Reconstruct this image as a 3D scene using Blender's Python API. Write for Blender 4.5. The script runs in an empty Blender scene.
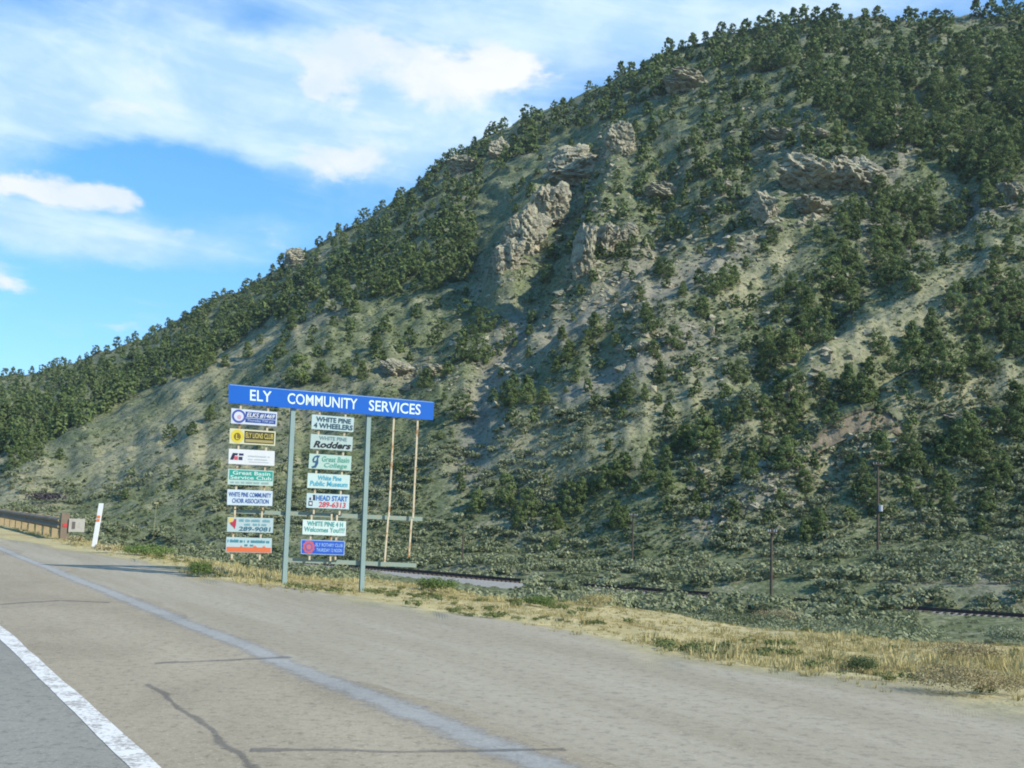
import bpy, math, random
import numpy as np

rng = np.random.default_rng(7)
random.seed(7)
SC = bpy.context.scene
COL = SC.collection

# ------------------------------------------------------------------ camera
W, H, F = 1024, 768, 1100.0
PITCH, ROLL, EYE = math.radians(6.53), math.radians(2.0), 1.5
cF = np.array([0, math.cos(PITCH), math.sin(PITCH)])
_r0 = np.array([1.0, 0, 0]); _u0 = np.array([0, -math.sin(PITCH), math.cos(PITCH)])
cR = math.cos(ROLL) * _r0 + math.sin(ROLL) * _u0
cU = -math.sin(ROLL) * _r0 + math.cos(ROLL) * _u0
cam = bpy.data.cameras.new('camera'); cam_o = bpy.data.objects.new('camera', cam); COL.objects.link(cam_o)
cam.sensor_width = 36; cam.lens = 36 * F / W; cam.clip_start = 0.1; cam.clip_end = 20000
from mathutils import Matrix, Vector
cam_o.matrix_world = Matrix(((cR[0], cU[0], -cF[0], 0), (cR[1], cU[1], -cF[1], 0), (cR[2], cU[2], -cF[2], EYE), (0, 0, 0, 1)))
SC.camera = cam_o
SC.render.resolution_x, SC.render.resolution_y = W, H

# ------------------------------------------------------------------ light and exposure
SUN_EL, SUN_AZ = math.radians(37), math.radians(118)      # azimuth from +Y towards +X
SUN_STRENGTH, SKY_STRENGTH, EXPOSURE = 3.9, 0.10, 0.68
sun = bpy.data.lights.new('sun', 'SUN'); sun.energy = SUN_STRENGTH; sun.angle = math.radians(0.6); sun.color = (1.0, 0.95, 0.86)
sun_o = bpy.data.objects.new('sun', sun); COL.objects.link(sun_o)
sd = Vector((math.cos(SUN_EL) * math.sin(SUN_AZ), math.cos(SUN_EL) * math.cos(SUN_AZ), math.sin(SUN_EL)))
sun_o.rotation_euler = sd.to_track_quat('Z', 'Y').to_euler()
sun_o.location = (60, -40, 60)
SC.view_settings.view_transform = 'Standard'; SC.view_settings.look = 'None'
SC.view_settings.exposure = EXPOSURE; SC.view_settings.gamma = 1.0; SC.view_settings.use_curve_mapping = False
SC.render.engine = 'CYCLES'
SC.cycles.pixel_filter_type = 'BLACKMAN_HARRIS'; SC.cycles.filter_width = 1.9
SC.cycles.max_bounces = 5; SC.cycles.diffuse_bounces = 3; SC.cycles.transparent_max_bounces = 6

def pix_dir(px, py):
    px = np.asarray(px, float); py = np.asarray(py, float)
    d = cF[None] * F + np.multiply.outer(px - W / 2, cR).reshape(-1, 3) - np.multiply.outer(py - H / 2, cU).reshape(-1, 3)
    return d
def az_te(px, py):
    d = pix_dir(np.atleast_1d(px), np.atleast_1d(py))
    return np.arctan2(d[:, 0], d[:, 1]), d[:, 2] / np.hypot(d[:, 0], d[:, 1])
def project(x, y, z):
    z = z - EYE
    k = cF[0] * x + cF[1] * y + cF[2] * z
    k = np.where(np.abs(k) < 1e-3, 1e-3, k)
    return W / 2 + F * (cR[0] * x + cR[1] * y + cR[2] * z) / k, H / 2 - F * (cU[0] * x + cU[1] * y + cU[2] * z) / k, k
def on_plane(px, py, z=0.0):
    d = pix_dir([px], [py])[0]
    return np.array([0, 0, EYE]) + d * ((z - EYE) / d[2])

# ------------------------------------------------------------------ world: Nishita sky with clouds by direction
world = bpy.data.worlds.new('World'); SC.world = world; world.use_nodes = True
wt = world.node_tree; wt.nodes.clear()
class NT:
    def __init__(s, t): s.t = t
    def n(s, ty, **kw):
        nd = s.t.nodes.new(ty)
        for k, v in kw.items():
            if k == 'i':
                for a, b in v.items():
                    if hasattr(b, 'is_output'): s.t.links.new(b, nd.inputs[a])
                    else: nd.inputs[a].default_value = b
            else: setattr(nd, k, v)
        return nd
    def m(s, op, a, b=None, c=None, clamp=False):
        nd = s.n('ShaderNodeMath', operation=op, use_clamp=clamp)
        for k, v in enumerate((a, b, c)):
            if v is None: continue
            if hasattr(v, 'is_output'): s.t.links.new(v, nd.inputs[k])
            else: nd.inputs[k].default_value = v
        return nd.outputs[0]
    def mix(s, fac, a, b, bt='MIX'):
        nd = s.n('ShaderNodeMix', data_type='RGBA', blend_type=bt, clamp_factor=True)
        for k, v in ((0, fac), (6, a), (7, b)):
            if hasattr(v, 'is_output'): s.t.links.new(v, nd.inputs[k])
            elif k == 0: nd.inputs[0].default_value = v
            else: nd.inputs[k].default_value = (*v, 1) if len(v) == 3 else v
        return nd.outputs[2]
    def ramp(s, v, lo, hi):
        nd = s.n('ShaderNodeMapRange', interpolation_type='SMOOTHSTEP')
        s.t.links.new(v, nd.inputs[0]); nd.inputs[1].default_value = lo; nd.inputs[2].default_value = hi
        return nd.outputs[0]
    def noise(s, vec, scale, detail=5, rough=0.55, dist=0.0):
        nd = s.n('ShaderNodeTexNoise', i={'Scale': scale, 'Detail': detail, 'Roughness': rough, 'Distortion': dist})
        if vec is not None: s.t.links.new(vec, nd.inputs['Vector'])
        return nd.outputs[0]
g = NT(wt)
sky = g.n('ShaderNodeTexSky', sky_type='NISHITA', sun_disc=False, sun_elevation=SUN_EL, sun_rotation=SUN_AZ, altitude=1900, air_density=1.0, dust_density=0.25, ozone_density=2.6)
hs = g.n('ShaderNodeHueSaturation', i={'Color': sky.outputs[0], 'Hue': 0.494, 'Saturation': 1.2, 'Value': 1.66})
geo = g.n('ShaderNodeTexCoord')
sep = g.n('ShaderNodeSeparateXYZ', i={0: geo.outputs['Generated']})
AZ = g.m('ARCTAN2', sep.outputs[0], sep.outputs[1])
EL = g.m('ARCSINE', sep.outputs[2])
cv = g.n('ShaderNodeCombineXYZ', i={0: AZ, 1: g.m('MULTIPLY', EL, 1.9), 2: 0.3}).outputs[0]
nz1 = g.noise(cv, 4.2, 8, 0.6, 0.5)
nz2 = g.noise(cv, 13.0, 9, 0.6, 0.3)
wA = g.noise(g.n('ShaderNodeVectorMath', operation='ADD', i={0: cv, 1: (5.3, 1.7, 0)}).outputs[0], 8.0, 6, .6)
wB = g.noise(g.n('ShaderNodeVectorMath', operation='ADD', i={0: cv, 1: (1.3, 8.7, 0)}).outputs[0], 9.0, 6, .6)
AZ0, EL0 = AZ, EL
AZ = g.m('ADD', AZ, g.m('MULTIPLY', g.m('SUBTRACT', wA, 0.5), 0.12)); EL = g.m('ADD', EL, g.m('MULTIPLY', g.m('SUBTRACT', wB, 0.5), 0.05))
def blobs(lst):
    tot = None
    for (px, py, sx, sy, amp) in lst:
        a, t = az_te(px, py); a0, e0 = float(a[0]), math.atan(float(t[0]))
        u = g.m('DIVIDE', g.m('SUBTRACT', AZ, a0), sx / F); v = g.m('DIVIDE', g.m('SUBTRACT', EL, e0), sy / F)
        q = g.m('ADD', g.m('MULTIPLY', u, u), g.m('MULTIPLY', v, v))
        e = g.m('MULTIPLY', g.m('EXPONENT', g.m('MULTIPLY', q, -1.0)), amp)
        tot = e if tot is None else g.m('ADD', tot, e)
    return tot
veil_f = blobs([(60, 80, 260, 62, 1.0), (300, 60, 200, 45, 0.85), (430, 130, 150, 45, 0.6), (640, 20, 200, 40, 0.65), (230, 205, 70, 22, 0.28),
                (110, 240, 190, 26, 0.62), (330, 150, 110, 50, 0.6), (150, 330, 90, 16, 0.3), (560, -40, 500, 60, 0.6), (-200, 150, 250, 120, 0.8), (800, -150, 700, 120, 0.7)])
gap_f = blobs([(262, 22, 42, 12, 0.25), (165, 175, 130, 24, 1.0), (150, 285, 140, 22, 0.45), (60, 345, 120, 20, .3)])
puff_f = blobs([(40, 190, 75, 19, 1.0), (110, 196, 40, 12, 0.6), (12, 274, 34, 12, 0.8), (360, 160, 62, 30, 1.0), (330, 82, 34, 20, 0.75), (445, 78, 60, 34, 0.95), (520, 66, 40, 22, 0.8),
                (365, 45, 45, 22, 0.8), (318, 78, 14, 12, .7), (500, 60, 30, 18, .7), (20, 30, 160, 30, .4), (160, 110, 140, 22, .35), (120, 330, 80, 10, .45), (250, 230, 40, 8, .4), (180, 238, 110, 12, .5), (250, 40, 110, 20, 0.45), (60, 118, 120, 20, 0.25)])
vd = g.m('ADD', g.m('SUBTRACT', veil_f, gap_f), g.m('MULTIPLY', g.m('SUBTRACT', nz1, 0.5), 1.1))
cw = g.n('ShaderNodeCombineXYZ', i={0: g.m('MULTIPLY', AZ0, 0.55), 1: g.m('MULTIPLY', g.m('ADD', EL0, g.m('MULTIPLY', AZ0, 0.12)), 3.4), 2: 2.2}).outputs[0]
wisp = g.noise(cw, 7.0, 9, 0.62, 0.8)
veil = g.m('MULTIPLY', g.ramp(g.m('ADD', vd, g.m('MULTIPLY', g.m('SUBTRACT', wisp, 0.5), 0.4)), 0.12, 0.95), 0.88)
streak = g.m('MULTIPLY', g.ramp(wisp, 0.56, 0.8), 0.15)
pd = g.m('ADD', puff_f, g.m('MULTIPLY', g.m('SUBTRACT', nz2, 0.5), 1.9))
puff = g.m('MULTIPLY', g.ramp(pd, 0.36, 0.92), 0.94)
K = 1.0 / SKY_STRENGTH
shade = g.ramp(g.m('ADD', g.m('MULTIPLY', nz2, .5), g.m('MULTIPLY', wisp, .5)), 0.38, 0.62)
veil_c = g.mix(shade, (0.33 * K, 0.50 * K, 0.68 * K), (0.50 * K, 0.63 * K, 0.74 * K))
puff_c = g.mix(g.ramp(nz1, 0.35, 0.62), (0.48 * K, 0.56 * K, 0.64 * K), (0.64 * K, 0.65 * K, 0.64 * K))
blue = g.mix(g.ramp(EL0, 0.02, 0.5), (0.155 * K, 0.42 * K, 0.80 * K), (0.05 * K, 0.24 * K, 0.60 * K))
clear = g.mix(0.6, hs.outputs[0], blue)
c1 = g.mix(veil, g.mix(streak, clear, veil_c), veil_c)
c2 = g.mix(puff, c1, puff_c)
bg = g.n('ShaderNodeBackground', i={'Color': c2, 'Strength': SKY_STRENGTH})
wo = g.n('ShaderNodeOutputWorld', i={0: bg.outputs[0]})

# ------------------------------------------------------------------ numpy helpers
def _hash(ix, iy, seed):
    h = (ix.astype(np.int64) * 374761393 + iy.astype(np.int64) * 668265263 + seed * 974634077) & 0xffffffff
    h = ((h ^ (h >> 13)) * 1274126177) & 0xffffffff
    return ((h ^ (h >> 16)) & 0xffff) / 65535.0
def vnoise(x, y, seed=0):
    ix, iy = np.floor(x), np.floor(y); fx, fy = x - ix, y - iy
    fx = fx * fx * fx * (fx * (fx * 6 - 15) + 10); fy = fy * fy * fy * (fy * (fy * 6 - 15) + 10)
    a, b, c, d = _hash(ix, iy, seed), _hash(ix + 1, iy, seed), _hash(ix, iy + 1, seed), _hash(ix + 1, iy + 1, seed)
    return (a + (b - a) * fx) * (1 - fy) + (c + (d - c) * fx) * fy - 0.5
def fbm(x, y, wl, oct=4, seed=0, gain=0.5):
    t = 0; a = 1.0
    for k in range(oct):
        t = t + a * vnoise(x / wl + 17.3 * k, y / wl - 9.1 * k, seed + k); a *= gain; wl = wl * 0.5
    return t
def sstep(x, a, b):
    t = np.clip((x - a) / (b - a), 0, 1); return t * t * (3 - 2 * t)
def polydist(px, py, pts):
    best = np.full(np.shape(px), 1e9)
    for (x0, y0), (x1, y1) in zip(pts[:-1], pts[1:]):
        dx, dy = x1 - x0, y1 - y0
        t = np.clip(((px - x0) * dx + (py - y0) * dy) / (dx * dx + dy * dy), 0, 1)
        best = np.minimum(best, np.hypot(px - x0 - t * dx, py - y0 - t * dy))
    return best
def inpoly(px, py, poly):
    res = np.zeros(np.shape(px), bool); n = len(poly)
    for i in range(n):
        (x0, y0), (x1, y1) = poly[i], poly[(i + 1) % n]
        c = ((y0 > py) != (y1 > py)) & (px < (x1 - x0) * (py - y0) / ((y1 - y0) or 1e-9) + x0)
        res ^= c
    return res

# ------------------------------------------------------------------ object helpers
def np_mesh(name, verts, faces, mats, tint=None, smooth=False, midx=None):
    """faces: (n,k) int array (one polygon size)"""
    me = bpy.data.meshes.new(name)
    verts = np.ascontiguousarray(verts, np.float32); faces = np.ascontiguousarray(faces, np.int32)
    n, k = faces.shape
    me.vertices.add(len(verts)); me.vertices.foreach_set('co', verts.ravel())
    me.loops.add(n * k); me.loops.foreach_set('vertex_index', faces.ravel())
    me.polygons.add(n)
    me.polygons.foreach_set('loop_start', np.arange(0, n * k, k, dtype=np.int32))
    me.polygons.foreach_set('loop_total', np.full(n, k, np.int32))
    if midx is not None: me.polygons.foreach_set('material_index', np.ascontiguousarray(midx, np.int32))
    me.update(calc_edges=True)
    me.polygons.foreach_set('use_smooth', np.full(n, bool(smooth)))
    for m in (mats if isinstance(mats, (list, tuple)) else [mats]): me.materials.append(m)
    if tint is not None:
        a = me.attributes.new('tint', 'FLOAT', 'FACE' if len(tint) == n else 'POINT'); a.data.foreach_set('value', np.ascontiguousarray(tint, np.float32))
    return me
def add(name, me, parent=None, loc=None):
    o = bpy.data.objects.new(name, me); COL.objects.link(o)
    if parent is not None: o.parent = parent
    if loc is not None: o.location = loc
    return o
def tag(o, label=None, cat=None, group=None, kind=None):
    if label: o['label'] = label
    if cat: o['category'] = cat
    if group: o['group'] = group
    if kind: o['kind'] = kind
    return o
def empty(name, loc):
    o = bpy.data.objects.new(name, None); COL.objects.link(o); o.location = loc; o.empty_display_size = 0.2
    return o
class MB:
    def __init__(s): s.v = []; s.f = []
    def raw(s, vs, fs):
        o = len(s.v); s.v += [tuple(map(float, v)) for v in vs]; s.f += [tuple(i + o for i in f) for f in fs]
    def box(s, o, ax, ay, az):
        """box with corner o and three edge vectors"""
        o, ax, ay, az = map(lambda q: np.array(q, float), (o, ax, ay, az))
        p = [o + i * ax + j * ay + k * az for k in (0, 1) for j in (0, 1) for i in (0, 1)]
        fs = [(0, 2, 3, 1), (4, 5, 7, 6), (0, 1, 5, 4), (2, 6, 7, 3), (0, 4, 6, 2), (1, 3, 7, 5)]
        if np.dot(np.cross(ax, ay), az) < 0: fs = [f[::-1] for f in fs]
        s.raw(p, fs)
    def tube(s, p0, p1, r0, r1=None, n=8):
        r1 = r0 if r1 is None else r1
        p0, p1 = np.array(p0, float), np.array(p1, float); d = p1 - p0; d /= np.linalg.norm(d)
        a = np.cross(d, (0, 0, 1) if abs(d[2]) < .9 else (1, 0, 0)); a /= np.linalg.norm(a); b = np.cross(d, a)
        vs = []
        for p, r in ((p0, r0), (p1, r1)):
            for k in range(n):
                t = 2 * math.pi * k / n; vs.append(p + r * (math.cos(t) * a + math.sin(t) * b))
        fs = [(k, (k + 1) % n, n + (k + 1) % n, n + k) for k in range(n)] + [tuple(range(n))[::-1], tuple(range(n, 2 * n))]
        s.raw(vs, fs)
    def prism(s, poly, place, th):
        """poly of (u,w); place(u,w,depth) -> xyz"""
        n = len(poly)
        vs = [place(u, w, 0) for u, w in poly] + [place(u, w, -th) for u, w in poly]
        fs = [tuple(range(n)), tuple(range(2 * n - 1, n - 1, -1))] + [(k, n + k, n + (k + 1) % n, (k + 1) % n) for k in range(n)]
        s.raw(vs, fs)
    def build(s, name, mat, parent=None, origin=(0, 0, 0), smooth=False):
        me = bpy.data.meshes.new(name)
        oo = np.array(origin, float)
        me.from_pydata([tuple(np.array(v) - oo) for v in s.v], [], s.f); me.update()
        me.materials.append(mat)
        if smooth:
            for p in me.polygons: p.use_smooth = True
        return add(name, me, parent)

# ------------------------------------------------------------------ materials
def new_mat(name):
    m = bpy.data.materials.new(name); m.use_nodes = True; m.node_tree.nodes.clear(); return m, NT(m.node_tree)
def finish(gm, color, rough=0.9, bump=None, bstr=0.4, bdist=0.05, spec=0.2, metal=0.0):
    b = gm.n('ShaderNodeBsdfPrincipled', i={'Roughness': rough, 'Metallic': metal})
    b.inputs['Specular IOR Level'].default_value = spec
    if hasattr(color, 'is_output'): gm.t.links.new(color, b.inputs['Base Color'])
    else: b.inputs['Base Color'].default_value = (*color, 1)
    if bump is not None:
        bn = gm.n('ShaderNodeBump', i={'Height': bump, 'Strength': bstr, 'Distance': bdist}); gm.t.links.new(bn.outputs[0], b.inputs['Normal'])
    gm.n('ShaderNodeOutputMaterial', i={0: b.outputs[0]})
    return b
def objco(gm, rotz=0.0, scale=(1, 1, 1)):
    tc = gm.n('ShaderNodeTexCoord'); mp = gm.n('ShaderNodeMapping', i={'Vector': tc.outputs['Object']})
    mp.inputs['Rotation'].default_value = (0, 0, rotz)
    m2 = gm.n('ShaderNodeMapping', i={'Vector': mp.outputs[0]}); m2.inputs['Scale'].default_value = scale
    return m2.outputs[0]
def painted(name, col, rough=0.5, wear=0.12, wearcol=None, scale=9.0, spec=0.35):
    m, gm = new_mat(name); co = objco(gm)
    n1 = gm.noise(co, scale, 6, 0.6); n2 = gm.noise(co, scale * 6, 4, 0.6)
    dark = tuple(c * 0.78 for c in col) if wearcol is None else wearcol
    f = gm.m('MULTIPLY', gm.ramp(n1, 0.45, 0.75), min(1, wear * 4))
    c = gm.mix(f, col, dark)
    c = gm.mix(gm.m('MULTIPLY', n2, wear), c, tuple(min(1, x * 1.25 + .02) for x in col))
    finish(gm, c, rough, spec=spec); return m
def foliage(name, dark, light, rough=0.75, trans=0.0, spec=0.15):
    m, gm = new_mat(name)
    at = gm.n('ShaderNodeAttribute', attribute_name='tint').outputs['Fac']
    oi = gm.n('ShaderNodeObjectInfo').outputs['Random']
    f = gm.m('ADD', gm.m('MULTIPLY', at, 0.75), gm.m('MULTIPLY', gm.m('SUBTRACT', oi, 0.5), 0.5), clamp=True)
    c = gm.mix(f, dark, light)
    b = gm.n('ShaderNodeBsdfPrincipled', i={'Roughness': rough, 'Base Color': c}); b.inputs['Specular IOR Level'].default_value = spec
    tr = gm.n('ShaderNodeBsdfTranslucent', i={'Color': c}); mx = gm.n('ShaderNodeMixShader', i={0: 0.2, 1: b.outputs[0], 2: tr.outputs[0]})
    gm.n('ShaderNodeOutputMaterial', i={0: mx.outputs[0]})
    return m

UAZ = float(az_te(-155, 487)[0][0])                               # direction of the road
u_r = np.array([math.sin(UAZ), math.cos(UAZ), 0]); v_r = np.array([math.cos(UAZ), -math.sin(UAZ), 0])
def st(p): return float(np.dot(p, u_r)), float(np.dot(p, v_r))
T_FOG = (st(on_plane(146, 768))[1] + st(on_plane(2, 634))[1]) / 2
T_SEAM = (st(on_plane(100, 588))[1] + st(on_plane(530, 764))[1]) / 2

# ------------------------------------------------------------------ terrain (one sheet)
def table(rows, mode):
    az, te = az_te([r[0] for r in rows], [r[1] for r in rows])
    if mode == 'D': D = np.array([r[2] for r in rows], float); z = EYE + te * D
    else: z = np.array([r[2] for r in rows], float); D = (z - EYE) / te
    o = np.argsort(az); return az[o], D[o], z[o]
RIDGE = table([(-900, 400, 900), (-300, 415, 760), (-60, 390, 650), (0, 380, 620), (50, 370, 590), (100, 355, 560), (150, 335, 530), (200, 308, 510), (256, 280, 485), (300, 254, 465), (350, 229, 445),
               (400, 200, 425), (450, 163, 412), (490, 138, 405), (520, 120, 400), (560, 104, 395), (600, 85, 388), (650, 61, 380), (700, 43, 372), (750, 30, 366), (800, 20, 362),
               (900, 18, 358), (1024, 12, 355), (1300, -20, 345), (1800, 60, 330)], 'D')
BASE = table([(-900, 510, 330), (-300, 500, 300), (0, 506, 215), (128, 528, 185), (256, 540, 165), (400, 548, 156), (512, 550, 150), (640, 563, 138), (700, 561, 136), (768, 556, 136), (878, 546, 138),
              (1024, 532, 142), (1300, 530, 140), (1800, 540, 140)], 'D')
CREST = table([(-60, 524, -.3), (0, 531, -.3), (70, 541, -.35), (110, 548, -.4), (160, 558, -.4), (220, 566, -.45), (290, 574, -.5), (360, 582, -.55), (440, 589, -.6), (500, 597, -.6), (550, 604, -.6), (600, 607, -.6), (650, 614, -.6),
               (700, 623, -.6), (750, 628, -.6), (800, 630, -.6), (850, 634, -.6), (900, 638, -.6), (960, 641, -.6), (1024, 643, -.6), (1300, 655, -.6), (1800, 690, -.6)], 'z')
EDGE = table([(-60, 530, 0), (0, 539, 0), (60, 548, 0), (100, 553, 0), (150, 562, 0), (200, 578, 0), (250, 588, 0), (300, 595, 0), (350, 600, 0), (400, 606, 0), (450, 615, 0), (500, 622, 0), (550, 631, 0), (600, 640, 0), (650, 650, 0),
              (700, 658, 0), (750, 666, 0), (800, 674, 0), (850, 682, 0), (900, 690, 0), (1024, 702, 0), (1300, 720, 0), (1800, 760, 0)], 'z')
def tab(T, az): return np.interp(az, T[0], T[1]), np.interp(az, T[0], T[2])
ZV = -6.0
# railway line (image points lying on the valley floor)
TRK_PX = [(120, 549), (200, 555), (300, 563.5), (400, 572.5), (515, 583), (640, 592), (780, 602), (930, 613), (1024, 619.5), (1300, 640), (1600, 668)]
TRK = [on_plane(x, y, -6.0) for x, y in TRK_PX]
TRK2 = np.array([p[:2] for p in TRK])
SPURS = [  # amplitude (m), width (image px of the smooth slope), line
    (3.2, 24, [(1060, 250), (1000, 275), (920, 305), (850, 345), (790, 385), (730, 420), (660, 455), (600, 482)]),
    (4.2, 30, [(1060, 350), (1000, 385), (930, 400), (870, 420), (830, 445), (790, 480), (750, 500)]),
    (3.6, 20, [(720, 190), (680, 250), (640, 300), (600, 330), (560, 370)]),
    (4.0, 18, [(560, 165), (530, 215), (508, 260), (495, 285)]),
    (4.0, 15, [(610, 160), (598, 225), (585, 270)]),
    (3.0, 28, [(300, 330), (230, 370), (150, 400), (80, 450), (20, 480)]),
    (4.5, 44, [(470, 140), (440, 230), (400, 300), (330, 360), (250, 440), (150, 520)]),
    (3.4, 24, [(830, 150), (770, 200), (730, 260), (690, 310), (640, 360)]),
    (3.0, 24, [(900, 470), (850, 500), (820, 530)]),
    (-4.4, 22, [(960, 190), (900, 225), (840, 280), (790, 340), (750, 385), (690, 430), (640, 470), (570, 512)]),
    (-3.4, 18, [(1040, 300), (960, 340), (880, 385), (800, 415), (740, 455), (690, 487)]),
    (-4.4, 24, [(830, 470), (790, 510), (740, 535), (680, 560)]),
    (-3.2, 20, [(570, 210), (545, 270), (510, 320), (480, 400), (468, 460)]),
    (-4.2, 18, [(665, 165), (655, 240), (612, 300), (560, 335)]),
    (-3.2, 22, [(482, 200), (470, 300), (410, 345)]),
    (-3.0, 26, [(760, 120), (720, 170), (690, 220)]),
]
def smooth_h(az, r):
    De, _ = tab(EDGE, az); Dc, zc = tab(CREST, az); Db, zb = tab(BASE, az); Dr, zr = tab(RIDGE, az)
    Df = Dc + 17.0; Db = np.maximum(Db, Df + 20)
    z = np.zeros_like(r)
    z = np.where(r > De, zc * np.clip((r - De) / (Dc - De), 0, 1), z)
    z = np.where(r > Dc, zc + (ZV - zc) * sstep(r, Dc - .5, Df), z)
    zv2 = ZV + (zb - ZV) * np.clip((r - Df) / (Db - Df), 0, 1) ** 3.2
    z = np.where(r > Df, zv2, z)
    q = np.clip((r - Db) / (Dr - Db), 0, 1)
    z = np.where(r > Db, zb + (zr - zb) * (q + 0.035 * np.sin(math.pi * q)), z)
    z = np.where(r > Dr, zr - 0.45 * (r - Dr) * sstep(r, Dr, Dr + 60), z)
    z = np.where((r > Dr) & (z < -5), -5, z)
    return z, De, Dc, Df, Db, Dr, q
def height(az, r):
    z, De, Dc, Df, Db, Dr, q = smooth_h(az, r)
    x, y = r * np.sin(az), r * np.cos(az)
    px, py, k = project(x, y, z)
    hill = sstep(r, Db - 5, Db + 25)
    d = np.zeros_like(r)
    for amp, w, pts in SPURS:
        dd = polydist(px, py, pts); d += .95 * amp * np.exp(-(dd / w) ** 2)
    d *= hill * (1 - sstep(q, 0.93, 1.0)) * (k > 10)
    wx = fbm(x, y, 30, 2, 50) * 14
    d += hill * (fbm(x + wx, y, 46, 3, 3) * 5.0 * (1 - .6 * sstep(q, .9, 1)) + fbm(x, y + wx, 12, 4, 9) * 2.2)
    gl = fbm(az * 300 + q * 22 + wx * .12, q * 9 + wx * .02, 9.0, 4, 63); d += hill * sstep(q, .02, .15) * (1 - sstep(q, .9, 1)) * (np.abs(gl) * 2.6 - .6)
    d += hill * fbm(x, y, 5.0, 4, 66) * 1.7
    # benches of rock: quantised steps along the upper slope
    rk = sstep(fbm(x, y, 70, 3, 21), 0.0, 0.25) * hill * sstep(q, 0.2, 0.5)
    zz = z + d; stp = 7.0; fr = zz / stp + fbm(x, y, 25, 2, 31) * 1.2; fr = fr - np.floor(fr)
    d += rk * (sstep(fr, 0.35, 0.6) - fr) * 2.6
    val = sstep(r, Dc, Df + 4) * (1 - hill)
    d += val * fbm(x, y, 16, 4, 13) * .7
    d += sstep(r, De, Dc) * (1 - sstep(r, Dc, Df)) * fbm(x, y, 3.0, 3, 15) * 0.22
    zz = z + d
    td = polydist(x, y, [tuple(q_) for q_ in TRK2]); tw = (1 - sstep(td, 3.5, 9.0)) * (r > Dc + 5) * (r < Db + 60) * (az < math.radians(60))
    zz = zz * (1 - tw) + (-6.6 + .25 * fbm(x, y, 4, 2, 8)) * tw
    wl = sstep(az, math.radians(-35), math.radians(-27)) * (1 - sstep(az, math.radians(75), math.radians(110)))
    zz = zz * wl
    t = x * v_r[0] + y * v_r[1]
    road = 1 - sstep(t, T_SEAM + 2.5, T_SEAM + 4.5) * 1.0
    zz = zz * (1 - road * (t > -40))
    return zz
cols = np.radians(np.concatenate([np.arange(-180, -44, 4.0), np.arange(-44, 44.01, 0.14), np.arange(46, 180.1, 4.0)]))
De, _ = tab(EDGE, cols); Dc, _ = tab(CREST, cols); Db, _ = tab(BASE, cols); Dr, _ = tab(RIDGE, cols)
Db = np.maximum(Db, Dc + 37)
def seg(a, b, n): return a[:, None] + (b - a)[:, None] * np.linspace(0, 1, n, endpoint=False)[None]
R = np.concatenate([seg(np.full_like(De, 0.6), De, 16), seg(De, Dc, 30), seg(Dc, Dc + 17, 24), seg(Dc + 17, Db, 90), seg(Db, Dr, 400), seg(Dr, Dr + 60, 16), seg(Dr + 60, Dr + 500, 10), (np.full_like(Dr, 1600))[:, None]], 1)
AZG = np.repeat(cols[:, None], R.shape[1], 1)
Z = height(AZG, R)
Z[:, -1] = -5
nc, nr = R.shape
X, Y = R * np.sin(AZG), R * np.cos(AZG)
PX, PY, PK = project(X, Y, Z)
inview = PK > 0.5
idx = np.arange(nc * nr).reshape(nc, nr)
q4 = np.stack([idx[:-1, :-1], idx[1:, :-1], idx[1:, 1:], idx[:-1, 1:]], -1).reshape(-1, 4)[:, ::-1]
q4w = np.stack([idx[-1, :-1], idx[0, :-1], idx[0, 1:], idx[-1, 1:]], -1)[:, ::-1]
# zone attributes: ground cover of each patch; 'dry' also paints in sunlit spur bands
TT = X * v_r[0] + Y * v_r[1]
Dbm = Db[:, None]; Drm = Dr[:, None]
jit = fbm(X, Y, 2.4, 3, 77)
a_grass = sstep(R + jit * 2.2 + fbm(X, Y, 7.0, 2, 78) * 2.6, De[:, None] - .4, De[:, None] + 1.5) * (1 - sstep(R, Dc[:, None] + 1, Dc[:, None] + 5))
a_hill = sstep(R, Dc[:, None] + 1, Dc[:, None] + 5)
SCREE = [(18, [(645, 258), (610, 295), (580, 322), (545, 340)]), (22, [(515, 330), (495, 380), (478, 425), (470, 465)]), (14, [(880, 185), (870, 215), (885, 250)]), (12, [(960, 215), (1020, 200)]),
         (18, [(640, 300), (700, 270), (740, 250)]), (16, [(800, 455), (760, 490), (700, 525)]), (14, [(690, 330), (640, 365), (570, 395)]), (12, [(885, 110), (905, 145), (890, 175)])]
a_scree = np.zeros_like(R)
for w, pts in SCREE: a_scree = np.maximum(a_scree, np.exp(-(polydist(PX, PY, pts) / w) ** 2))
DRY_LIT = [(11, [(690, 462), (760, 415), (840, 365), (920, 320), (1000, 282)]), (13, [(560, 470), (640, 420), (720, 380)]), (14, [(480, 470), (560, 430)]), (20, [(100, 470), (190, 420)]), (16, [(180, 388), (240, 355), (300, 330)]), (26, [(40, 500), (0, 490)]), (22, [(250, 470), (180, 440)]), (18, [(890, 445), (840, 462), (800, 470)]), (16, [(790, 250), (730, 300)]), (14, [(1000, 250), (900, 310), (820, 360)]), (10, [(895, 105), (900, 130)]), (20, [(1010, 385), (900, 400)])]  # dry slopes and sunlit spur bands, the light put into the ground colour
a_dry_lit = np.zeros_like(R)
for w, pts in DRY_LIT: a_dry_lit = np.maximum(a_dry_lit, np.exp(-(polydist(PX, PY, pts) / w) ** 2))
a_scree *= (PK > 5) * (R > Dbm - 5); a_dry_lit *= (PK > 5) * (R > Dbm - 5)
BARE = np.exp(-(polydist(PX, PY, [(930, 575), (980, 580), (1024, 583)]) / 5) ** 2) * (PK > 5) * (R < Dbm + 40) * (R > 40)
a_scree = np.maximum(a_scree, BARE * 0.8)

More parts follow.
